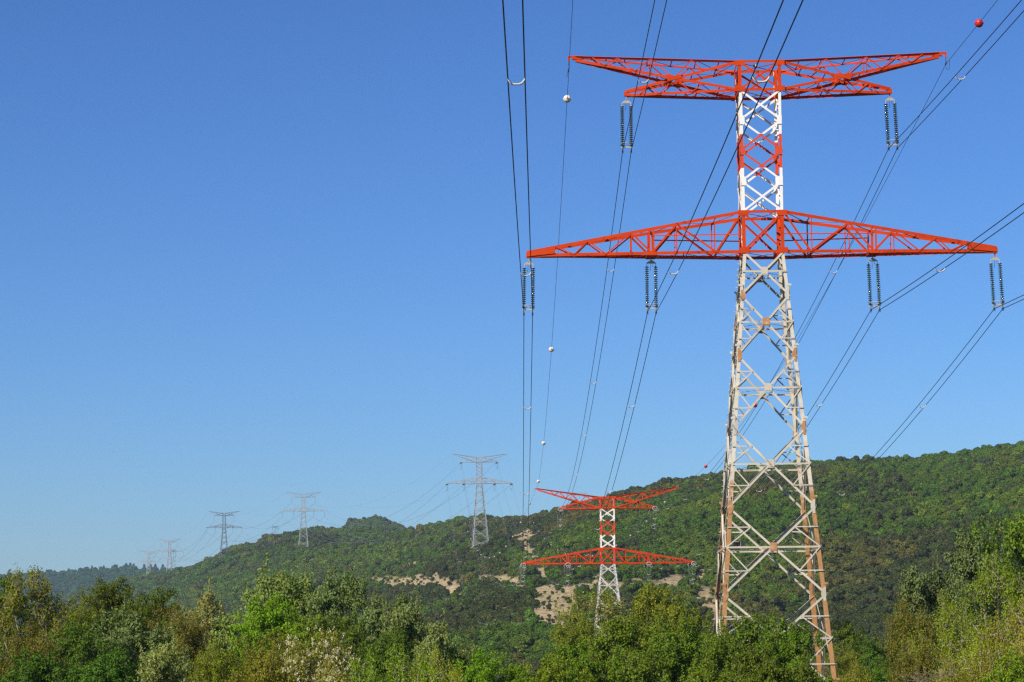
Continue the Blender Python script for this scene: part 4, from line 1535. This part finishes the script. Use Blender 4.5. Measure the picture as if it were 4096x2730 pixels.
def lobes(seed, n, R0, z0, z1, r=(.10, .17), top=.85):
    rng = random.Random(seed)
    L_ = []
    for i in range(n):
        z = z0 + (z1 - z0) * (i + .5) / n
        wmax = R0 * (1 - max(0, (z - .55) / .5) * (1 - top))
        a = i * 2.4 + rng.uniform(-.5, .5)
        d = wmax * rng.uniform(.35, .95)
        rr = rng.uniform(*r)
        L_.append((d * math.cos(a), d * math.sin(a), z, rr * 1.1, rr * 1.1, rr * rng.uniform(.75, 1.1)))
    L_.append((0, 0, z1 - .02, r[1] * .9, r[1] * .9, r[1] * .8))
    return L_


proto("glossy", M_LEAF, M_PALEBARK, seed=1, lobes=lobes(1, 11, .30, .28, .90, (.10, .16)), n_cl=647, leaf_n=52, leaf_len=.0185, cl_r=.041, stems=4, trunk_h=.16, twig_n=1, r0=.012, up=.5)
proto("glossy_b", M_LEAF, M_PALEBARK, seed=2, lobes=lobes(2, 12, .33, .25, .88, (.10, .16)), n_cl=668, leaf_n=52, leaf_len=.0185, cl_r=.040, stems=5, trunk_h=.14, twig_n=1, r0=.012, up=.5)
proto("silver", M_LEAFS, M_PALEBARK, seed=3, lobes=lobes(3, 12, .27, .30, .92, (.08, .14)), n_cl=647, leaf_n=58, leaf_len=.0150, cl_r=.036, stems=2, trunk_h=.22, twig_n=1, r0=.013, up=.2)
proto("silver_b", M_LEAFS, M_PALEBARK, seed=4, lobes=lobes(4, 13, .33, .26, .90, (.08, .13)), n_cl=626, leaf_n=58, leaf_len=.0150, cl_r=.036, stems=3, trunk_h=.18, twig_n=1, r0=.013, up=.2)
proto("dense", M_LEAF, M_BARK, seed=5, lobes=lobes(5, 12, .31, .30, .90, (.11, .17)), n_cl=584, leaf_n=72, leaf_len=.0145, cl_r=.043, flat=.5, trunk_h=.25, r0=.016, up=.6)
proto("dense_b", M_LEAF, M_BARK, seed=6, lobes=lobes(6, 13, .35, .26, .90, (.11, .16)), n_cl=605, leaf_n=72, leaf_len=.0145, cl_r=.042, flat=.5, trunk_h=.2, r0=.016, up=.6)
proto("olive", M_LEAF, M_BARK, seed=7, lobes=lobes(7, 12, .30, .30, .92, (.09, .15)), n_cl=647, leaf_n=49, leaf_len=.0125, cl_r=.039, stems=3, trunk_h=.2, twig_n=1, r0=.013, up=.3)
proto("feathery", M_LEAF, M_PALEBARK, seed=8, lobes=lobes(8, 14, .34, .20, .94, (.08, .13)), n_cl=668, leaf_n=49, leaf_len=.0120, cl_r=.039, flat=1.7, stems=5, trunk_h=.12, twig_n=1, r0=.030, up=.2, bare_frac=.25)
proto("acacia", M_LEAF, M_BARK, seed=9, blossom=1500, lobes=lobes(9, 11, .32, .28, .90, (.11, .16)), n_cl=542, leaf_n=49, leaf_len=.0125, cl_r=.043, trunk_h=.2, stems=2, r0=.013, up=.4)
proto("sparse", M_LEAF, M_PALEBARK, seed=10, lobes=lobes(10, 12, .26, .35, .93, (.08, .13)), n_cl=438, leaf_n=37, leaf_len=.0135, cl_r=.039, flat=1.3, stems=4, trunk_h=.2, twig_n=2, r0=.016, up=.2, bare_frac=.22)
proto("dead", M_LEAF, M_PALEBARK, seed=11, lobes=lobes(11, 10, .34, .3, .92, (.10, .15)), n_cl=240, leaf_n=2, leaf_len=.010, cl_r=.06, stems=6, trunk_h=.08, twig_n=5, r0=.012, bare_frac=.6)

GRP = "trees in the foreground"
C_GL, C_GL2 = (.060, .098, .014), (.072, .112, .016)
C_SIL, C_SILD = (.098, .136, .042), (.052, .088, .028)
C_BRT, C_BRT2 = (.085, .150, .014), (.075, .128, .018)
C_DRK, C_DRK2 = (.046, .064, .014), (.040, .072, .018)
C_OLV, C_OLV2 = (.094, .112, .016), (.074, .096, .016)
C_FEA, C_FEA2 = (.128, .165, .014), (.102, .150, .014)
# column and row of the top, crown width (measured), distance, kind, colour, name, label
TREES = [
    # left group, back to front
    (265, 1338, 175, 150, "dense", C_DRK, "broadleaf_tree", "dark green broad tree with a domed top, right of the far left brownish tree"),
    (345, 1362, 130, 145, "dense_b", C_DRK, "broadleaf_tree", "dark olive tree on the right shoulder of the domed dark tree at left"),
    (18, 1332, 110, 150, "dense_b", C_DRK2, "broadleaf_tree", "dark green treetop cut by the left edge of the picture"),
    (178, 1368, 120, 140, "olive", C_OLV2, "bushy_tree", "olive green bushy treetop between the brownish tree and the domed dark tree"),
    (88, 1312, 190, 125, "sparse", (.100, .108, .024), "willow_tree", "brownish thin-leaved tree with bare tan branches, highest at the far left"),
    (470, 1368, 130, 140, "silver_b", (.150, .135, .080), "poplar_tree", "greyish brown feathery poplar between the dark trees and the tall silver poplar"),
    (415, 1400, 100, 130, "olive", (.084, .095, .026), "bushy_tree", "low brownish bush beneath the greyish brown poplar"),
    (620, 1320, 200, 130, "silver", C_SIL, "poplar_tree", "tall silvery poplar, highest of the middle left group"),
    (700, 1330, 150, 136, "silver_b", C_SIL, "poplar_tree", "silvery poplar crown just right of the tallest silver poplar"),
    (775, 1322, 150, 128, "silver", C_SILD, "poplar_tree", "darker green poplar with pale leaf tips at the right of the silver poplars"),
    (865, 1372, 150, 122, "silver_b", C_SILD, "poplar_tree", "mid green poplar stepping down to the right of the darker poplar"),
    (950, 1396, 170, 116, "silver", (.085, .115, .045), "poplar_tree", "pale leaved poplar whose branches reach out over the dark valley"),
    (1012, 1440, 120, 112, "silver_b", (.105, .130, .055), "poplar_tree", "lowest pale poplar bough at the right end of the left group"),
    (632, 1378, 190, 116, "dense", C_BRT, "broadleaf_tree", "bright green rounded tree in front of the tall silver poplar"),
    (705, 1425, 130, 112, "dense_b", C_BRT2, "broadleaf_tree", "bright green lower crown right of the bright rounded tree"),
    (300, 1405, 200, 112, "silver_b", (.055, .085, .030), "poplar_tree", "green poplar with pale forked trunks showing, left of centre bottom"),
    (170, 1440, 190, 108, "dense", (.045, .085, .022), "broadleaf_tree", "mid green leafy tree below the domed dark tree"),
    (60, 1440, 190, 104, "olive", (.074, .080, .022), "bushy_tree", "shadowy brown-green tree with bare branches at the lower left edge"),
    (245, 1500, 220, 92, "dense_b", (.042, .090, .022), "leafy_bush", "fresh dark green bush at the bottom, second from the left corner"),
    (70, 1502, 210, 90, "dense", (.038, .075, .020), "leafy_bush", "dark green bush filling the bottom left corner"),
    (390, 1488, 170, 88, "silver", (.145, .170, .085), "poplar_bush", "pale grey green shrub at the bottom, left of the yellowish bushes"),
    (500, 1470, 160, 92, "olive", C_OLV, "bushy_tree", "yellowish olive bush at the bottom, right of the pale grey green shrub"),
    (610, 1466, 190, 88, "olive", (.104, .110, .026), "bushy_tree", "brownish olive bush left of the white flowering acacia"),
    (765, 1458, 190, 84, "acacia", (.115, .125, .050), "acacia_tree", "acacia covered in cream white blossom at the bottom"),
    (800, 1420, 150, 112, "dense", (.048, .080, .022), "broadleaf_tree", "dark green tree directly behind the flowering acacia"),
    (890, 1452, 130, 104, "dense_b", (.052, .085, .022), "broadleaf_tree", "dark leafy mass between the acacia and the pale poplar"),
    (915, 1490, 130, 82, "feathery", C_FEA2, "willow_bush", "light yellow green willow bush right of the flowering acacia"),
    (1010, 1505, 150, 84, "feathery", C_FEA, "willow_bush", "pale yellow willow bush with whitish tips at the bottom, left of centre"),
    (1105, 1502, 140, 92, "dense", (.070, .145, .014), "leafy_bush", "vivid green low bush at the bottom in front of the dark valley"),
    (1185, 1536, 120, 92, "dense_b", (.070, .130, .018), "leafy_bush", "small vivid green bush at the bottom, just left of the centre thicket"),
    # centre thicket under the pylons
    (1395, 1360, 190, 160, "sparse", (.125, .130, .028), "poplar_tree", "thin yellow green tree with light branches in front of the farther red pylon"),
    (1500, 1352, 170, 158, "glossy", (.095, .110, .022), "poplar_tree", "olive green treetop right of the farther red pylon's legs"),
    (1560, 1400, 150, 152, "glossy_b", (.080, .104, .020), "poplar_tree", "olive green tree between the two red pylons"),
    (1335, 1412, 130, 150, "olive", (.105, .115, .026), "bushy_tree", "thin olive bush at the left edge of the centre thicket"),
    (1440, 1422, 210, 122, "glossy", C_GL, "poplar_tree", "large glossy green bush in the middle of the centre thicket"),
    (1560, 1440, 200, 118, "glossy_b", C_GL, "poplar_tree", "glossy green bush right of the middle of the centre thicket"),
    (1345, 1480, 170, 112, "glossy_b", C_GL2, "poplar_tree", "glossy green bush at the lower left of the centre thicket"),
    (1735, 1420, 200, 126, "glossy", C_GL, "poplar_tree", "glossy green bush hiding the feet of the near pylon"),
    (1812, 1440, 120, 122, "glossy_b", C_GL, "poplar_tree", "glossy green bush just left of the right rusty leg of the near pylon"),
    (1660, 1462, 160, 110, "glossy", C_GL, "poplar_tree", "glossy green bush below the left rusty leg of the near pylon"),
    (1768, 1492, 190, 100, "glossy_b", (.055, .085, .016), "poplar_tree", "darker glossy bush at the bottom, below the near pylon"),
    (1480, 1500, 210, 98, "glossy", (.062, .096, .016), "poplar_tree", "darker glossy bush at the bottom of the centre thicket"),
    (1265, 1512, 150, 100, "dense", (.082, .140, .018), "leafy_bush", "bright green bush at the bottom left foot of the centre thicket"),
    (1615, 1530, 160, 92, "glossy_b", C_GL2, "poplar_tree", "low glossy bush at the bottom edge between the pylons"),
    (1975, 1530, 90, 96, "olive", (.100, .115, .024), "bushy_tree", "olive sprig at the bottom, right of the rusty pylon leg"),
    # right group
    (1945, 1432, 110, 210, "dense", (.066, .098, .020), "broadleaf_tree", "distant mid green tree just right of the near pylon's feet"),
    (2010, 1468, 110, 200, "dense_b", (.060, .100, .022), "broadleaf_tree", "distant rounded green tree left of the right hand group"),
    (2060, 1500, 110, 180, "dense", (.058, .100, .020), "broadleaf_tree", "low distant green tree at the foot of the hill, right of the near pylon"),
    (1965, 1490, 120, 205, "olive", (.095, .112, .026), "bushy_tree", "yellowish green bush behind the rusty right leg"),
    (2335, 1196, 150, 150, "glossy", (.070, .115, .020), "poplar_tree", "tall green tree cut by the right edge, highest of the right group"),
    (2215, 1232, 170, 142, "silver", (.038, .070, .024), "poplar_tree", "blue green poplar with silvery leaf tips at the top of the right group"),
    (2150, 1310, 140, 138, "silver_b", (.034, .064, .022), "poplar_tree", "dark poplar with white leaf edges on the left slope of the right group"),
    (2085, 1385, 130, 134, "olive", (.080, .088, .024), "bushy_tree", "dark olive tree at the left foot of the right group"),
    (2290, 1290, 210, 112, "feathery", C_FEA2, "willow_tree", "yellow green feathery willow with bare upright branches at the right"),
    (2180, 1375, 160, 108, "feathery", (.105, .140, .016), "willow_tree", "yellow green willow in front of the dark poplar at right"),
    (2250, 1420, 210, 96, "feathery", C_FEA, "willow_tree", "pale yellow willow low in the right group"),
    (2345, 1390, 120, 92, "feathery", (.150, .150, .030), "willow_tree", "tawny feathery willow cut by the right edge"),
    (2120, 1470, 150, 100, "olive", (.085, .095, .024), "bushy_tree", "olive bush at the bottom left of the right group"),
    (2110, 1500, 130, 84, "dead", (.2, .16, .09), "bare_shrub", "leafless grey brown shrub at the bottom of the right group"),
    (2330, 1505, 130, 78, "dense", (.090, .150, .020), "leafy_bush", "bright green bush in the bottom right corner"),
    (2235, 1520, 140, 80, "olive", (.125, .118, .034), "bushy_tree", "dry olive bush at the bottom between the bare shrub and the right corner"),
    (2020, 1545, 140, 96, "dense_b", (.055, .095, .020), "leafy_bush", "green bush at the bottom edge, left of the leafless shrub"),
]
rt = random.Random(11)
for (cx, cy, wpx, D, kind, col, nm, lab) in TREES:
    q = at(cx * K, cy * K, D)
    mt, mc, mb_, w, h = PROTO[kind]
    gz = G - .1
    sz = (q[2] - gz) / h
    sx = max(wpx * 1.12 * K / F_PX * D / w, sz * .60)
    root = empty(nm, (q[0], q[1], gz), lab, "tree" if 'tree' in nm else ("shrub" if 'shrub' in nm else "bush"), GRP)
    root.scale = (sx, sx, sz)
    root.rotation_euler.z = rt.uniform(0, 6.28)
    for nm2, me_ in (("trunk", mt), ("crown", mc), ("blossom", mb_)):
        if me_ is None: continue
        o = bpy.data.objects.new(nm2, me_)
        COL.objects.link(o)
        o.parent = root
        j = [t_ * math.exp(rt.gauss(0, .05)) for t_ in (2.45, 2.35, 0.80)]
        o.color = (col[0] * j[0], col[1] * j[1], col[2] * j[2], 1) if nm2 != "blossom" else (.70, .64, .40, 1)

# ------------------------------------------------------------------ air
m = MB()
m.box((0, 0, 165), (16600, 16600, 345))
hz = m.build("haze", bpy.data.materials.new("haze"))
hm = hz.data.materials[0]
hm.use_nodes = True
hm.node_tree.nodes.clear()
ho = hm.node_tree.nodes.new("ShaderNodeOutputMaterial")
hv = hm.node_tree.nodes.new("ShaderNodeVolumePrincipled")
hv.inputs["Color"].default_value = (0.60, 0.78, 1.0, 1)
hv.inputs["Density"].default_value = 0.00006
hv.inputs["Anisotropy"].default_value = 0.0
hm.node_tree.links.new(hv.outputs[0], ho.inputs["Volume"])
tag(hz, kind='stuff')
